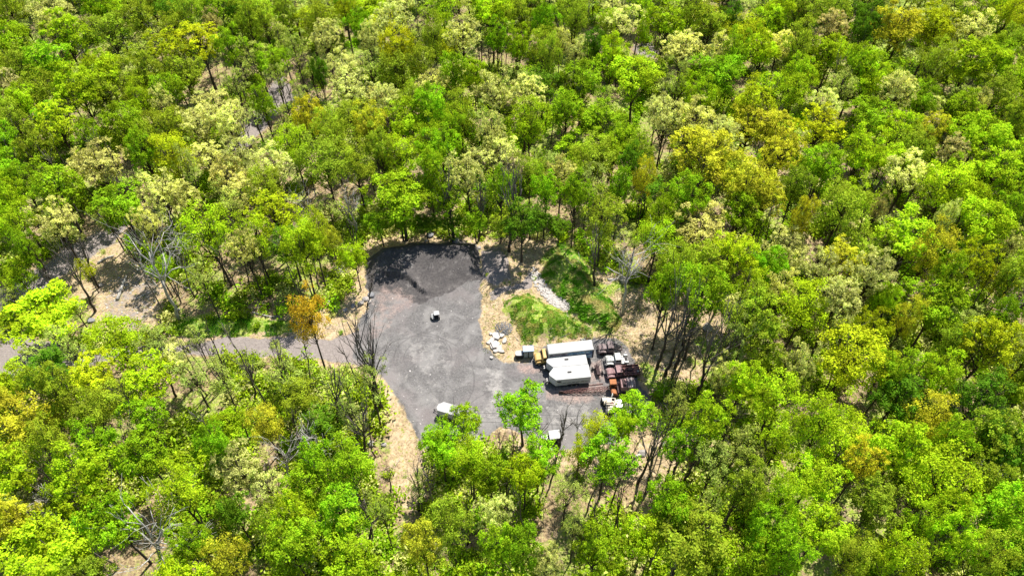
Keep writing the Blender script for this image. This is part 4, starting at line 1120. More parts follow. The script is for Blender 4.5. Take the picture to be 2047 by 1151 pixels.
# --- travel trailers
def camper(label, roof_px, hz, L, W, heading, slide=False):
    c = at(*roof_px, hz); z0 = Hs(c.x, c.y)
    e = thing('camper_trailer', label, 'camper trailer', (c.x, c.y, z0), heading, 'white camper trailers parked side by side')
    h = hz - z0
    nose = [(-L / 2, -W / 2), (L / 2 - 1.0, -W / 2), (L / 2, -W * 0.08), (L / 2, W * 0.08), (L / 2 - 1.0, W / 2), (-L / 2, W / 2)]
    MB().prism(nose, 0.75, h - 0.06).build('body', G_WALL, e, 0.03)
    out = [(x * 1.008, y * 1.02) for x, y in nose]
    rf = MB().prism(out, h - 0.06, h + 0.02).build('roof', W_ROOF, e, 0.03)
    MB().box(-0.35, 0.35, -0.16, 0.10, h + 0.02, h + 0.16).build('roof_vent', UNDER, rf, 0.02)
    for k in (-2.4, 1.2, 2.2): MB().box(k, k + 0.05, -W / 2 + 0.1, W / 2 - 0.1, h + 0.02, h + 0.04).build('roof_seam', G_WALL, rf)
    MB().box(-L / 2 + 0.4, L / 2 - 1.3, -W / 2 + 0.25, W / 2 - 0.25, 0.42, 0.75).build('chassis', UNDER, e)
    # graphic stripe: stepped dashes low on the wall
    for s in (-1, 1):
        st = MB()
        for k in range(7):
            x = -L / 2 + 0.25 + k * (L - 1.6) / 7
            y = s * (W / 2 + 0.004)
            lo, hi = sorted((y, y + s * 0.012))
            st.add([(x, hi if s > 0 else lo, 1.62), (x + 0.66, hi if s > 0 else lo, 1.55), (x + 0.80, hi if s > 0 else lo, 1.38), (x + 0.16, hi if s > 0 else lo, 1.45)], [(0, 1, 2, 3) if s < 0 else (3, 2, 1, 0)])
        st.build('stripe', UNDER, e)
        wdw = MB().box(L / 2 - 2.0, L / 2 - 1.25, s * W / 2 - 0.015, s * W / 2 + 0.02, 1.85, 2.2)
        wdw.build('window', GLASS, e)
        for k in (-0.9, 0.0):
            wheel(e, -0.3 + k, s * (W / 2 - 0.12), 0.36, 0.36, 0.22)
        MB().side([(-1.75, 0.75), (-1.5, 0.98), (0.3, 0.98), (0.55, 0.75)], s * W / 2 - 0.01, s * W / 2 + 0.03).build('wheel_arch', DARK, e)
    MB().box(-L / 2 - 0.02, -L / 2 + 0.02, -W / 2 + 0.15, W / 2 - 0.15, 0.5, 0.72).build('bumper', UNDER, e)
    hi = MB(); hi.tube([(L / 2 - 0.7, -0.6, 0.55), (L / 2 + 1.15, 0, 0.5)], 0.06, 5); hi.tube([(L / 2 - 0.7, 0.6, 0.55), (L / 2 + 1.15, 0, 0.5)], 0.06, 5)
    hi.tube([(L / 2 + 1.0, 0, 0.05), (L / 2 + 1.0, 0, 0.85)], 0.05, 6)
    hi.build('drawbar', UNDER, e)
    MB().cyl((L / 2 + 0.35, -0.2, 0.78), (0, 0, 1), 0.17, 0.5).cyl((L / 2 + 0.35, 0.2, 0.78), (0, 0, 1), 0.17, 0.5).build('gas_bottle', STEEL, e, 0.03)
    return e
HD = R(180 + 6.5)
camper('white camper trailer with a dark vent, parked between box truck and nearer camper', (1132.5, 718.6), 2.7, 7.3, 2.72, HD)
camper('white camper trailer nearest the lattice boom, with dark dashed stripe along its side', (1138.5, 744.0), 2.7, 7.3, 2.72, HD)

# --- box truck
def mural_mat():
    m, n, l, b = new_mat('printed_mural')
    tc = n.new('ShaderNodeTexCoord'); sp = n.new('ShaderNodeSeparateXYZ'); l.new(tc.outputs['Object'], sp.inputs[0])
    no = n.new('ShaderNodeTexNoise'); no.inputs['Scale'].default_value = 0.9; no.inputs['Detail'].default_value = 4; no.inputs['Distortion'].default_value = 1.6
    mp = n.new('ShaderNodeMapping'); mp.inputs['Scale'].default_value = (0.6, 1, 2.4); mp.inputs['Location'].default_value = (3.1, 0, 0.7)
    l.new(tc.outputs['Object'], mp.inputs[0]); l.new(mp.outputs[0], no.inputs['Vector'])
    cr = n.new('ShaderNodeValToRGB'); e = cr.color_ramp.elements
    e[0].position = 0.30; e[0].color = (0.015, 0.03, 0.09, 1); e[1].position = 0.5; e[1].color = (0.04, 0.17, 0.36, 1)
    for p, c in ((0.42, (0.02, 0.07, 0.22, 1)), (0.56, (0.10, 0.33, 0.52, 1)), (0.60, (0.70, 0.80, 0.85, 1)), (0.66, (0.12, 0.20, 0.30, 1))):
        q = cr.color_ramp.elements.new(p); q.color = c
    l.new(no.outputs['Fac'], cr.inputs[0])
    c2 = n.new('ShaderNodeValToRGB'); f = c2.color_ramp.elements
    f[0].position = 0.35; f[0].color = (0.07, 0.07, 0.08, 1); f[1].position = 0.62; f[1].color = (0.62, 0.55, 0.58, 1)
    q = f.new(0.5); q.color = (0.22, 0.16, 0.18, 1)
    l.new(no.outputs['Fac'], c2.inputs[0])
    mr = n.new('ShaderNodeMapRange'); mr.inputs[1].default_value = 0.2; mr.inputs[2].default_value = 0.9
    l.new(sp.outputs[0], mr.inputs[0])
    mx = n.new('ShaderNodeMix'); mx.data_type = 'RGBA'; l.new(mr.outputs[0], mx.inputs[0]); l.new(cr.outputs[0], mx.inputs[6]); l.new(c2.outputs[0], mx.inputs[7])
    l.new(mx.outputs[2], b.inputs['Base Color']); b.inputs['Roughness'].default_value = 0.35
    return m
hz = 3.5; c = at(1140, 693.3, hz); z0 = Hs(c.x, c.y)
e = thing('box_truck', 'long white box truck with yellow cab and blue mural, behind the campers', 'truck', (c.x, c.y, z0), R(180 + 7.5))
L = 8.4; W = 2.3
MB().box(-L / 2, L / 2, -W / 2, W / 2, 1.0, hz - 0.28).build('cargo_box', G_WALL, e, 0.03)
rf = MB().box(-L / 2 - 0.03, L / 2 + 0.03, -W / 2 - 0.03, W / 2 + 0.03, hz - 0.28, hz + 0.05).build('roof', W_ROOF, e, 0.22)
rf.modifiers['bevel'].segments = 4
for k in range(7): MB().box(-L / 2 + 0.6 + k * 1.2, -L / 2 + 0.64 + k * 1.2, -W / 2 + 0.25, W / 2 - 0.25, hz + 0.05, hz + 0.075).build('roof_seam', G_WALL, rf)
MB().box(-L / 2 + 0.25, L / 2 - 0.2, W / 2 + 0.003, W / 2 + 0.02, 1.15, hz - 0.29).build('mural', mural_mat(), e)
for s in (-1, 1):
    MB().box(-L / 2 - 0.02, -L / 2 + 0.25, s * (W / 2 - 0.04) - 0.04, s * (W / 2 - 0.04) + 0.06, 1.0, hz - 0.28).build('corner_post', UNDER, e)
MB().box(-L / 2 - 0.035, -L / 2 - 0.005, -1.0, 1.0, 1.1, hz - 0.32).build('rear_door', G_WALL, e)
MB().box(-L / 2 + 0.1, L / 2 + 2.4, -0.45, 0.45, 0.6, 1.0).build('chassis', UNDER, e)
cb = MB().side([(L / 2 + 0.12, 0.75), (L / 2 + 0.12, 2.35), (L / 2 + 0.3, 2.5), (L / 2 + 0.85, 2.45), (L / 2 + 1.15, 1.75), (L / 2 + 1.15, 0.75)], -1.08, 1.08).build('cab', YEL, e, 0.06)
MB().add([(L / 2 + 0.88, -0.92, 2.36), (L / 2 + 0.88, 0.92, 2.36), (L / 2 + 1.17, 0.92, 1.8), (L / 2 + 1.17, -0.92, 1.8)], [(0, 3, 2, 1)]).build('windscreen', GLASS, cb)
for s in (-1, 1):
    MB().box(L / 2 + 0.35, L / 2 + 0.85, s * 1.085 - 0.01, s * 1.085 + 0.01, 1.65, 2.2).build('side_window', GLASS, cb)
MB().side([(L / 2 + 1.15, 0.8), (L / 2 + 1.15, 1.72), (L / 2 + 2.1, 1.58), (L / 2 + 2.35, 1.35), (L / 2 + 2.4, 0.8)], -0.78, 0.78).build('hood', YEL, e, 0.1)
for s in (-1, 1):
    MB().side([(L / 2 + 0.95, 0.75), (L / 2 + 1.1, 1.15), (L / 2 + 1.5, 1.3), (L / 2 + 2.0, 1.2), (L / 2 + 2.3, 0.8)], s * 0.95 - 0.17, s * 0.95 + 0.17).build('fender', YEL, e, 0.06)
    wheel(e, L / 2 + 1.6, s * 0.95, 0.46, 0.46, 0.26); wheel(e, -L / 2 + 1.7, s * 0.95, 0.48, 0.48, 0.42); wheel(e, -L / 2 + 2.8, s * 0.95, 0.48, 0.48, 0.42)
    MB().cyl((L / 2 + 2.38, s * 0.62, 1.05), (1, 0, 0), 0.11, 0.08).build('headlight', W_ROOF, e)

# --- the old trucks
def old_truck(name, label, px, py, heading, L, paint, cabm, rear, framem, grp):
    c = ground_at(px, py)
    e = thing(name, label, 'truck', tuple(c), heading, grp)
    f = L / 2
    MB().box(-f, f - 0.25, -0.42, -0.28, 0.62, 0.82).box(-f, f - 0.25, 0.28, 0.42, 0.62, 0.82).box(-f, -f + 0.15, -0.42, 0.42, 0.64, 0.80).box(-0.1, 0.05, -0.40, 0.40, 0.64, 0.80).build('chassis', framem, e)
    # narrow rounded bonnet
    hd = MB().side([(f - 1.75, 0.85), (f - 1.75, 1.52), (f - 0.5, 1.44), (f - 0.22, 1.25), (f - 0.18, 0.8)], -0.50, 0.50).build('hood', paint, e, 0.13)
    MB().box(f - 0.19, f - 0.14, -0.38, 0.38, 0.82, 1.2).build('grille', UNDER, hd)
    for s in (-1, 1):
        MB().side([(f - 1.75, 0.78), (f - 1.5, 1.08), (f - 1.0, 1.22), (f - 0.45, 1.16), (f - 0.15, 0.9), (f - 0.12, 0.72), (f - 0.35, 0.85), (f - 0.8, 1.05), (f - 1.3, 0.95), (f - 1.6, 0.70)], s * 0.78 - 0.24, s * 0.78 + 0.24).build('fender', paint, e, 0.04)
        MB().cyl((f - 0.22, s * 0.66, 1.18), (1, 0, 0), 0.12, 0.14, 10).build('headlight', STEEL, e)
        wheel(e, f - 0.82, s * 0.80, 0.44, 0.44, 0.22, framem); wheel(e, -f + 0.95, s * 0.80, 0.46, 0.46, 0.38, framem)
        MB().box(f - 3.0, f - 1.72, s * 0.86 - 0.13, s * 0.86 + 0.13, 0.55, 0.62).build('running_board', framem, e)
    MB().box(f - 0.1, f, -0.95, 0.95, 0.58, 0.74).build('bumper', framem, e, 0.02)
    cab = MB().box(f - 2.95, f - 1.75, -0.86, 0.86, 0.72, 1.48).build('cab', cabm, e, 0.05)
    for x0, x1, y0, y1 in ((f - 2.93, f - 2.83, -.84, -.74), (f - 2.93, f - 2.83, .74, .84), (f - 1.98, f - 1.86, -.84, -.74), (f - 1.98, f - 1.86, .74, .84)):
        MB().box(x0, x1, y0, y1, 1.48, 2.02).build('door_pillar', cabm, cab)
    MB().box(f - 2.96, f - 1.80, -0.86, 0.86, 2.02, 2.14, ty=0.06, tx=0.06).build('cab_roof', cabm, cab, 0.05)
    MB().box(f - 1.93, f - 1.90, -0.74, 0.74, 1.48, 2.02).build('windscreen', GLASS, cab)
    MB().box(f - 2.90, f - 2.86, -0.74, 0.74, 1.48, 2.02).build('rear_window', GLASS, cab)
    for s in (-1, 1):
        MB().box(f - 2.83, f - 1.98, s * 0.80 - 0.01, s * 0.80 + 0.01, 1.48, 2.02).build('side_window', GLASS, cab)
    rear(e, f, framem)
    return e
def rear_junk(e, f, fm):       # bare chassis with wheels and scrap lying on it
    for i, (x, y, z, r, t) in enumerate([(-f + 1.5, 0.45, 1.05, 0.48, 0.2), (-f + 0.7, -0.15, 1.02, 0.42, 1.2), (-f + 1.3, -0.6, 0.98, 0.40, 0.5)]):
        o = MB().cyl((x, y, z), (math.sin(t) * 0.5, math.cos(t) * 0.4, 1), r, 0.24, 14).build('loose_tyre', DARK, e, 0.05)
    MB().box(-f + 1.75, -f + 2.05, -0.75, -0.35, 0.85, 1.25).build('battery_box', STEEL, e, 0.02)
    MB().cyl((-f + 1.9, 0.1, 1.0), (1, 0, 0), 0.22, 0.5).build('fuel_tank', STEEL, e, 0.02)
    MB().tube([(-f + 0.1, -0.5, 1.0), (-f + 0.9, 0.3, 1.35), (-f + 1.7, 0.6, 1.1)], 0.05, 5).build('bent_pipe', fm, e)
def rear_wrecker(e, f, fm):    # grey deck and twin white boxes
    MB().box(f - 3.75, f - 3.02, -0.9, 0.9, 0.86, 1.05).build('deck', STEEL, e, 0.02)
    for s in (-0.55, 0.0, 0.55):
        MB().box(f - 3.7, f - 3.1, s - 0.06, s + 0.06, 1.05, 1.12).build('deck_rib', G_WALL, e)
    for s in (-1, 1):
        MB().box(-f + 0.05, -f + 0.8, s * 0.78 - 0.2, s * 0.78 + 0.2, 0.98, 1.42).build('tool_box', W_DIRTY, e, 0.04)
    MB().box(-f + 0.1, -f + 0.5, -0.5, 0.5, 0.84, 0.95).build('rear_plate', UNDER, e)
def rear_bed(e, f, fm):        # long rusty dump bed, open on top
    x0, x1, y0, y1 = -f, f - 3.05, -1.05, 1.05
    MB().box(x0, x1, y0, y1, 0.98, 1.06).build('bed_floor', RUST, e)
    for s in (-1, 1):
        MB().box(x0, x1, s * 1.05 - 0.04, s * 1.05 + 0.04, 1.06, 1.42).build('bed_side', RUST, e)
        for k in range(5):
            x = x0 + 0.2 + k * (x1 - x0 - 0.4) / 4
            MB().box(x - 0.05, x + 0.05, s * 1.11 - 0.02, s * 1.11 + 0.03, 0.98, 1.46).build('stake', RUSTP, e)
    MB().box(x1 - 0.06, x1, y0 + 0.05, y1 - 0.05, 1.06, 1.75).build('headboard', RUST, e)
    MB().box(x0, x0 + 0.06, y0 + 0.05, y1 - 0.05, 1.06, 1.40).build('tailgate', RUST, e)
    g = random.Random(3)
    for k in range(9):
        x = g.uniform(x0 + 0.4, x1 - 0.5); y = g.uniform(-.7, .7); a = g.uniform(-.6, .6); q = g.uniform(0.4, 1.1)
        MB().tube([(x - q * math.cos(a), y - 0.4 * q * math.sin(a), 1.15), (x + 0.5 * q * math.cos(a), y + 0.5 * q * math.sin(a), 1.3 + g.uniform(0, .2))], 0.05, 5).build('scrap_bar', RUSTP if k % 2 else RUSTD, e)
    MB().box(x0 + 1.2, x0 + 2.2, -0.6, 0.1, 1.06, 1.3).build('scrap_sheet', RUSTD, e)
    MB().box(x0 + 0.2, x0 + 0.5, 0.35, 0.6, 1.06, 1.5).build('white_can', W_ROOF, e, 0.03)
GR = 'derelict old trucks parked in a row'
old_truck('old_truck', 'dark rusted old truck with loose tyres on its chassis, behind the white one', 1218, 702, R(180 + 4), 4.7, RUSTG, RUSTG, rear_junk, RUSTD, GR)
old_truck('old_truck', 'old truck with white cab and bonnet and two white boxes behind', 1231, 725.5, R(180 + 4), 4.4, W_DIRTY, W_DIRTY, rear_wrecker, STEEL, GR)
old_truck('old_truck', 'brown rusted old truck with a long open bed of scrap', 1243, 749, R(180 + 7), 6.2, RUSTP, RUSTP, rear_bed, RUSTD, GR)

# --- crane with lattice boom lying on the ground
c = at(1245, 766, 2.5); c.z = Hs(c.x, c.y)
e = thing('crane', 'rusty crawler crane with its lattice boom lowered towards the campers', 'crane', tuple(c), R(180 + 3))
for s in (-1, 1):
    tr = MB().side([(-1.9, 0.35), (-1.6, 0.05), (1.6, 0.05), (1.9, 0.35), (1.9, 0.6), (1.6, 0.9), (-1.6, 0.9), (-1.9, 0.6)], s * 1.1 - 0.28, s * 1.1 + 0.28).build('crawler_track', RUSTD, e, 0.05)
    for k in range(9):
        MB().box(-1.7 + k * 0.4, -1.5 + k * 0.4, s * 1.1 - 0.31, s * 1.1 + 0.31, 0.88, 0.95).build('track_plate', RUSTD, tr)
MB().cyl((0, 0, 1.0), (0, 0, 1), 0.8, 0.3, 20).build('turntable', RUSTD, e)
MB().box(-2.2, 0.9, -1.15, 1.15, 1.15, 1.35).build('deck', RUSTD, e)
hs = MB().box(-2.2, -0.75, -1.05, 1.05, 1.35, 2.75).build('engine_house', RUSTG, e, 0.06)
MB().box(-1.62, -1.54, -1.06, 1.06, 2.76, 2.80).build('roof_seam', W_DIRTY, hs)
MB().box(-0.72, 0.35, -1.0, 0.9, 1.35, 2.55).build('machinery_cover', RUSTP, e, 0.06)
MB().cyl((-0.2, 0, 2.45), (0, 1, 0), 0.3, 1.5, 14).build('winch_drum', RUSTD, e)
oc = MB().box(1.05, 2.25, -1.05, 0.05, 1.15, 2.45).build('operator_cab', RUSTO, e, 0.07)
MB().box(1.2, 2.1, 0.052, 0.07, 1.5, 2.2).build('window', GLASS, oc)
MB().box(2.252, 2.27, -0.9, -0.1, 1.5, 2.2).build('window', GLASS, oc)
MB().side([(1.0, 0.95), (1.25, 1.6), (1.9, 1.75), (2.15, 1.45), (1.9, 1.0)], 0.55, 1.5).build('counter_frame', RUSTO, e, 0.08)
# boom from the house out to its tip, lying low
tip = at(1122, 784, 0.35); root = at(1228, 775, 1.1)
inv = Matrix.Translation(c) @ Matrix.Rotation(R(183), 4, 'Z'); inv = inv.inverted()
a, b = inv @ root, inv @ tip
ax = (b - a).normalized(); sd_ = ax.cross(Vector((0, 0, 1))).normalized(); upv = sd_.cross(ax)
bm_ = MB().tube([a - ax * 0.3, a + ax * 0.2], 0.12, 6).build('boom', RUSTD, e)
Lb = (b - a).length; hw = 0.27
def cor(t, i):
    k = 1.0 if t < 0.72 else max(0.3, 1 - (t - 0.72) / 0.28 * 0.7)
    sx_, sy_ = ((-1, -1), (1, -1), (1, 1), (-1, 1))[i]
    return a + ax * Lb * t + sd_ * hw * k * sx_ + upv * hw * k * sy_
for i in range(4):
    MB().tube([cor(0, i), cor(0.72, i), cor(1, i)], 0.06, 5).build('chord', RUST, bm_)
n_l = 20
for f_ in range(4):
    j = (f_ + 1) % 4
    for k in range(n_l):
        t0, t1 = k / n_l, (k + 1) / n_l
        p, q = (cor(t0, f_), cor(t1, j)) if k % 2 == 0 else (cor(t0, j), cor(t1, f_))
        MB().tube([p, q], 0.038, 4).build('lacing_bar', RUST, bm_)
MB().cyl(b, sd_, 0.42, 0.2, 16).build('sheave', RUSTD, bm_)
MB().tube([a + ax * 0.4 + upv * 1.4, a + ax * 0.4 - upv * 0.2 + sd_ * 0.3], 0.07, 5).tube([a + ax * 0.4 + upv * 1.4, a + ax * 1.4 + upv * 0.3], 0.05, 5).build('gantry', RUSTD, e)
log_ = MB().tube([(-2.2, 0, 0), (2.4, 0.15, 0.05)], 0.07, 6).build('steel_pipe', RUST)
p_ = ground_at(1180, 771); log_.location = p_ + Vector((0, 0, 0.08)); log_.rotation_euler = (0, 0, R(6))
tag(log_, 'thin rusty pipe lying between the near camper and the boom', 'pipe')

# --- small two-wheeled rusty implement
c = ground_at(1194, 745); e = thing('farm_implement', 'dark rusty two-wheeled implement standing right of the campers', 'farm implement', tuple(c), R(100))
MB().side([(-1.0, 0.5), (-1.0, 0.95), (0.2, 1.1), (1.3, 0.75), (1.3, 0.55)], -0.32, 0.32).build('frame', RUSTD, e, 0.03)
MB().tube([(0.3, 0, 0.9), (0.9, 0.1, 1.9)], [0.1, 0.04], 5).build('lift_mast', RUSTD, e)
MB().tube([(-1.0, 0, 0.6), (-2.0, -0.05, 0.15)], 0.05, 5).build('drawbar', RUST, e)
MB().tube([(0.75, 0.7, 0.4), (0.75, -0.3, 0.4)], 0.06, 5).tube([(-0.4, 0.3, 0.4), (-0.4, -0.8, 0.4)], 0.06, 5).build('axle', RUSTD, e)
wheel(e, 0.75, 0.75, 0.38, 0.38, 0.16, RUSTD); wheel(e, -0.4, -0.85, 0.36, 0.36, 0.16, RUSTD)
o = MB().tube([(0, 0, 0), (0.03, 0, 0.9)], [0.09, 0.05], 5).build('steel_post', RUSTD); o.location = ground_at(1197, 733); tag(o, 'short rusty post between the implement and the white truck', 'post')

# --- cream tractor loader
c = ground_at(1219, 818); e = thing('tractor', 'old cream tractor with loader arms and open cab beside the silver box', 'tractor', tuple(c), R(264))
MB().box(-1.5, 1.6, -0.35, 0.35, 0.5, 0.8).build('chassis', UNDER, e)
hd = MB().side([(0.35, 0.75), (0.35, 1.5), (1.2, 1.42), (1.45, 1.15), (1.45, 0.75)], -0.5, 0.5).build('hood', CREAM, e, 0.1)
MB().box(1.455, 1.48, -0.35, 0.35, 0.8, 1.15).build('grille', UNDER, hd)
pf = MB().box(-1.1, 0.35, -0.8, 0.8, 0.95, 1.15).build('platform', CREAM, e, 0.03)
MB().box(-0.7, -0.2, -0.05, 0.42, 1.15, 1.5).build('seat', RUST, e, 0.05)
cab = MB().tube([(-1.0, 0.7, 1.15), (-1.0, 0.7, 2.1)], 0.05, 5).tube([(-1.0, -0.7, 1.15), (-1.0, -0.7, 2.1)], 0.05, 5).tube([(0.3, 0.7, 1.15), (0.3, 0.7, 2.1)], 0.05, 5).tube([(0.3, -0.7, 1.15), (0.3, -0.7, 2.1)], 0.05, 5).build('cab_frame', CREAM, e)
MB().box(-1.08, -0.1, -0.78, 0.1, 2.08, 2.16).box(-1.08, 0.38, 0.62, 0.78, 2.08, 2.16).box(0.22, 0.38, -0.78, 0.62, 2.08, 2.16).box(-1.08, -0.95, 0.1, 0.62, 2.08, 2.16).build('cab_roof', CREAM, cab, 0.02)
for s in (-1, 1):
    wheel(e, -0.85, s * 0.95, 0.62, 0.62, 0.34, CREAM); wheel(e, 1.15, s * 0.7, 0.4, 0.4, 0.24, CREAM)
    MB().side([(-1.5, 0.9), (-1.3, 1.25), (-0.85, 1.38), (-0.4, 1.25), (-0.2, 0.95), (-0.85, 1.2)], s * 0.95 - 0.2, s * 0.95 + 0.2).build('fender', CREAM, e, 0.03)
    MB().tube([(-0.1, s * 0.72, 1.5), (1.2, s * 0.72, 1.1), (1.9, s * 0.7, 0.35)], 0.07, 5).build('loader_arm', STEEL, e)
MB().side([(1.8, 0.1), (1.8, 0.6), (1.95, 0.65), (2.0, 0.2), (2.5, 0.12), (2.5, 0.05)], -0.85, 0.85).build('bucket', RUSTD, e)
bx_o = MB().tube([(-1.3, 0, 1.0), (-2.0, 0.25, 1.9), (-2.9, 0.3, 1.2)], [0.1, 0.09, 0.07], 6).build('backhoe_arm', W_DIRTY, e)
MB().tube([(-1.4, 0.15, 1.2), (-2.1, 0.35, 1.7)], 0.05, 5).build('ram', STEEL, bx_o)
o = MB().box(-1.0, -0.1, -0.45, 0.45, 0.0, 0.05)
c = ground_at(1207.5, 804); e = thing('generator', 'small white box-shaped machine on a dark base left of the tractor', 'generator', tuple(c), R(92))
MB().box(-0.6, 0.6, -0.5, 0.5, 0.1, 0.75).build('base', UNDER, e, 0.03)
MB().box(-0.45, 0.35, -0.42, 0.42, 0.75, 1.15).build('housing', W_DIRTY, e, 0.08)
MB().tube([(0.45, 0.2, 0.75), (0.75, 0.1, 1.1), (0.9, -0.3, 0.5)], 0.06, 5).build('pipe', W_DIRTY, e)
for s in (-1, 1): wheel(e, -0.2, s * 0.55, 0.25, 0.25, 0.12)
p = ground_at(1236, 812)
o = MB().box(-0.62, 0.62, -0.75, 0.75, 0.0, 1.05).build('metal_box', SILVER, None, 0.03); o.location = p; o.rotation_euler = (0, 0, R(4))
tag(o, 'silver metal box half hidden under the vivid green tree', 'metal box')

# --- shed and tank at the head of the row
c = at(1056, 697, 2.1); c.z = Hs(c.x, c.y)
e = thing('shed', 'small shed with blue-grey roof and two pale doors', 'shed', tuple(c), R(4))
MB().box(-0.95, 0.95, -0.6, 0.6, 0.05, 2.0).build('walls', UNDER, e)
MB().box(-1.05, 1.05, -0.72, 0.72, 2.0, 2.12, ty=0.05, tx=0.05).build('roof', SHEDR, e, 0.03)
for x in (-0.46, 0.46):
    d = MB().box(x - 0.36, x + 0.36, -0.64, -0.603, 0.2, 1.85).build('door', PANEL, e, 0.015)
    MB().box(x - 0.08, x + 0.1, -0.66, -0.642, 1.5, 1.7).build('handle', UNDER, d)
c = at(1038.5, 705.5, 1.15); c.z = Hs(c.x, c.y)
e = thing('water_tank', 'squat round-cornered white tank with sides coloured dark for shade, left of the shed', 'water tank', tuple(c), R(2))
n = 20; out = [(0.82 * math.copysign(abs(math.cos(2 * math.pi * k / n)) ** 0.55, math.cos(2 * math.pi * k / n)), 0.6 * math.copysign(abs(math.sin(2 * math.pi * k / n)) ** 0.55, math.sin(2 * math.pi * k / n))) for k in range(n)]
MB().prism([(x * 0.96, y * 0.96) for x, y in out], 0.0, 1.0).build('shaded_tank_sides', UNDER, e)  # white tank's sides get a dark colour standing in for shade
MB().prism(out, 1.0, 1.15).build('lid', W_ROOF, e, 0.05)

# --- white cargo trailer under the trees
hz = 2.3; c = at(897.5, 816.5, hz); z0 = Hs(c.x, c.y)
e = thing('cargo_trailer', 'white cargo trailer with pointed nose, partly under green branches', 'trailer', (c.x, c.y, z0), R(180 - 19))
L = 4.2; W = 1.95; nose = [(-L / 2, -W / 2), (L / 2 - 0.75, -W / 2), (L / 2, -W * 0.12), (L / 2, W * 0.12 + 0.3), (L / 2 - 0.35, W / 2), (-L / 2, W / 2)]
MB().prism(nose, 0.5, hz - 0.05).build('body', G_WALL, e, 0.03)
MB().prism([(x * 1.01, y * 1.02) for x, y in nose], hz - 0.05, hz + 0.02).build('roof', W_ROOF, e, 0.03)
MB().box(-L / 2, L / 2 - 0.8, -0.8, 0.8, 0.3, 0.5).build('chassis', UNDER, e)
for s in (-1, 1):
    wheel(e, -0.4, s * (W / 2 + 0.02), 0.33, 0.33, 0.18)
    MB().side([(-0.85, 0.6), (-0.7, 0.78), (-0.1, 0.78), (0.05, 0.6)], s * (W / 2 + 0.06) - 0.1, s * (W / 2 + 0.06) + 0.1).build('mudguard', UNDER, e)
MB().tube([(L / 2 - 0.5, -0.5, 0.42), (L / 2 + 0.95, 0, 0.42)], 0.05, 5).tube([(L / 2 - 0.5, 0.5, 0.42), (L / 2 + 0.95, 0, 0.42)], 0.05, 5).build('drawbar', UNDER, e)
MB().tube([(L / 2 + 0.8, 0.05, 0.05), (L / 2 + 0.8, 0.05, 0.85)], 0.05, 6).build('jack', UNDER, e)

# --- white utility truck beside the forked bare tree
c = at(1108, 868, 1.7); c.z = Hs(c.x, c.y)
e = thing('utility_truck', 'small white utility truck half under leaves beside a forked bare tree', 'truck', tuple(c), R(180 + 8))
MB().box(-1.1, 2.3, -0.7, 0.7, 0.45, 0.7).build('chassis', UNDER, e)
bd = MB().box(-1.0, 0.9, -0.85, 0.85, 0.7, 1.3).build('body', UNDER, e, 0.04)
MB().box(-1.05, 0.95, -0.9, 0.9, 1.62, 1.72, ty=0.05, tx=0.05).build('roof', W_ROOF, e, 0.05)
for x in (-0.95, 0.8):
    for y in (-0.8, 0.8): MB().box(x - 0.04, x + 0.04, y - 0.04, y + 0.04, 1.3, 1.62).build('roof_post', W_DIRTY, e)
MB().box(-0.9, 0.75, -0.79, -0.77, 1.3, 1.62).build('side_window', GLASS, e)
MB().box(1.0, 2.25, -0.45, 0.55, 0.75, 1.12).build('hood', W_DIRTY, e, 0.08)
for s in (-1, 1):
    wheel(e, 1.7, s * 0.75, 0.38, 0.38, 0.24); wheel(e, -0.6, s * 0.8, 0.38, 0.38, 0.24)
MB().tube([(-1.2, -0.9, 0.5), (-1.25, -0.9, 1.5), (-1.25, 0.9, 1.5), (-1.2, 0.9, 0.5)], 0.06, 6).build('rear_guard', UNDER, e)
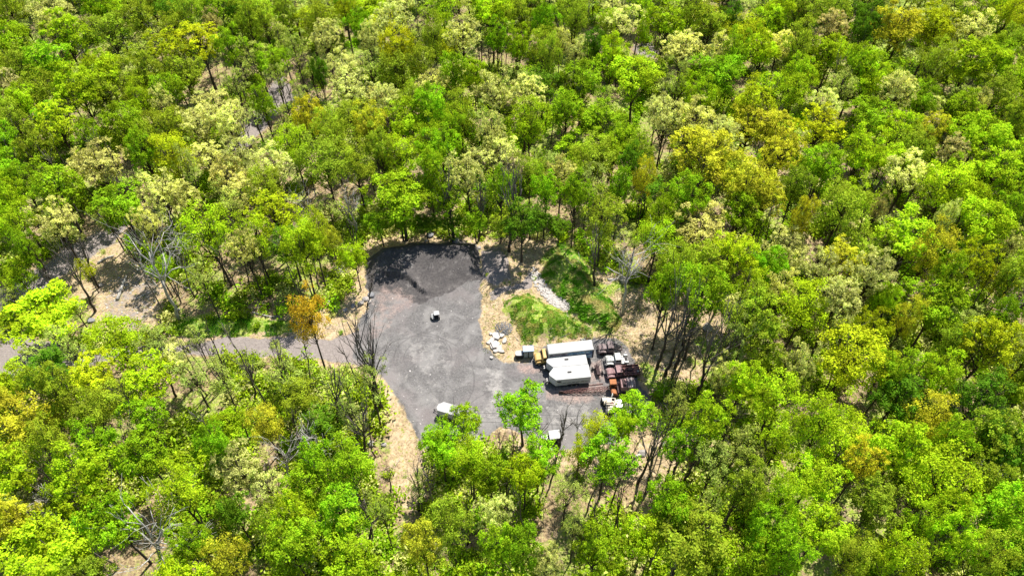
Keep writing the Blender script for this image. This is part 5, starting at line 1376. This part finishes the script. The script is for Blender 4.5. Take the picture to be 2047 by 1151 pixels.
# --- little buggy in the middle of the lot
c = ground_at(871, 635); e = thing('utility_buggy', 'tiny white utility buggy alone in the middle of the gravel lot', 'buggy', tuple(c), R(192))
MB().box(-0.75, 0.95, -0.4, 0.4, 0.3, 0.55).build('chassis', UNDER, e, 0.03)
MB().side([(0.35, 0.5), (0.35, 0.85), (0.8, 0.72), (0.95, 0.5)], -0.42, 0.42).build('hood', W_ROOF, e, 0.06)
MB().box(-0.8, 0.3, -0.55, 0.55, 1.38, 1.46, ty=0.05, tx=0.05).build('roof', W_ROOF, e, 0.03)
for x in (-0.7, 0.2):
    for y in (-0.48, 0.48): MB().tube([(x, y, 0.5), (x, y, 1.38)], 0.03, 5).build('roof_post', UNDER, e)
MB().box(-0.45, 0.0, -0.4, 0.4, 0.55, 0.75).box(-0.5, -0.38, -0.4, 0.4, 0.75, 1.1).build('seat', DARK, e, 0.03)
MB().box(0.25, 0.75, 0.45, 0.68, 0.62, 0.68).build('front_fender', W_ROOF, e, 0.02); MB().box(0.25, 0.75, -0.68, -0.45, 0.62, 0.68).build('front_fender', W_ROOF, e, 0.02)
for s in (-1, 1):
    wheel(e, 0.5, s * 0.55, 0.3, 0.3, 0.22); wheel(e, -0.5, s * 0.55, 0.3, 0.3, 0.22)
# --- rubbish heap behind the box truck, hose, wires
e = thing('scrap_heap', 'little heap of dark and white scrap behind the box truck', 'scrap heap', tuple(ground_at(1170, 681)))
g = random.Random(17)
for k in range(16):
    a = g.uniform(0, 3.14); L_ = g.uniform(.4, 1.3); p = Vector((g.gauss(0, .7), g.gauss(0, .35), g.uniform(.05, .5))); d = Vector((math.cos(a), math.sin(a) * .6, g.uniform(-.3, .3))) * L_ / 2
    MB().tube([p - d, p + d], g.uniform(.04, .09), 5).build('scrap_bar', g.choice((RUSTD, RUSTD, W_DIRTY, RUST)), e)
for i, (x0, y0, x1, y1, lb) in enumerate([(1040, 827, 1215, 832, 'thin dark overhead wire crossing the lower lot, the farther one'), (1035, 844, 1215, 852, 'thin dark overhead wire crossing the lower lot, the nearer one')]):
    a = at(x0 - 120, y0 - 4, 9.5); b = at(x1 + 190, y1 + 4, 9.5); pts = []
    for k in range(13):
        t = k / 12; q = a.lerp(b, t); q.z -= 4 * 0.35 * t * (1 - t); pts.append(q)
    o = MB().tube(pts, 0.022, 5).build('overhead_wire', DARK); tag(o, lb, 'wire')
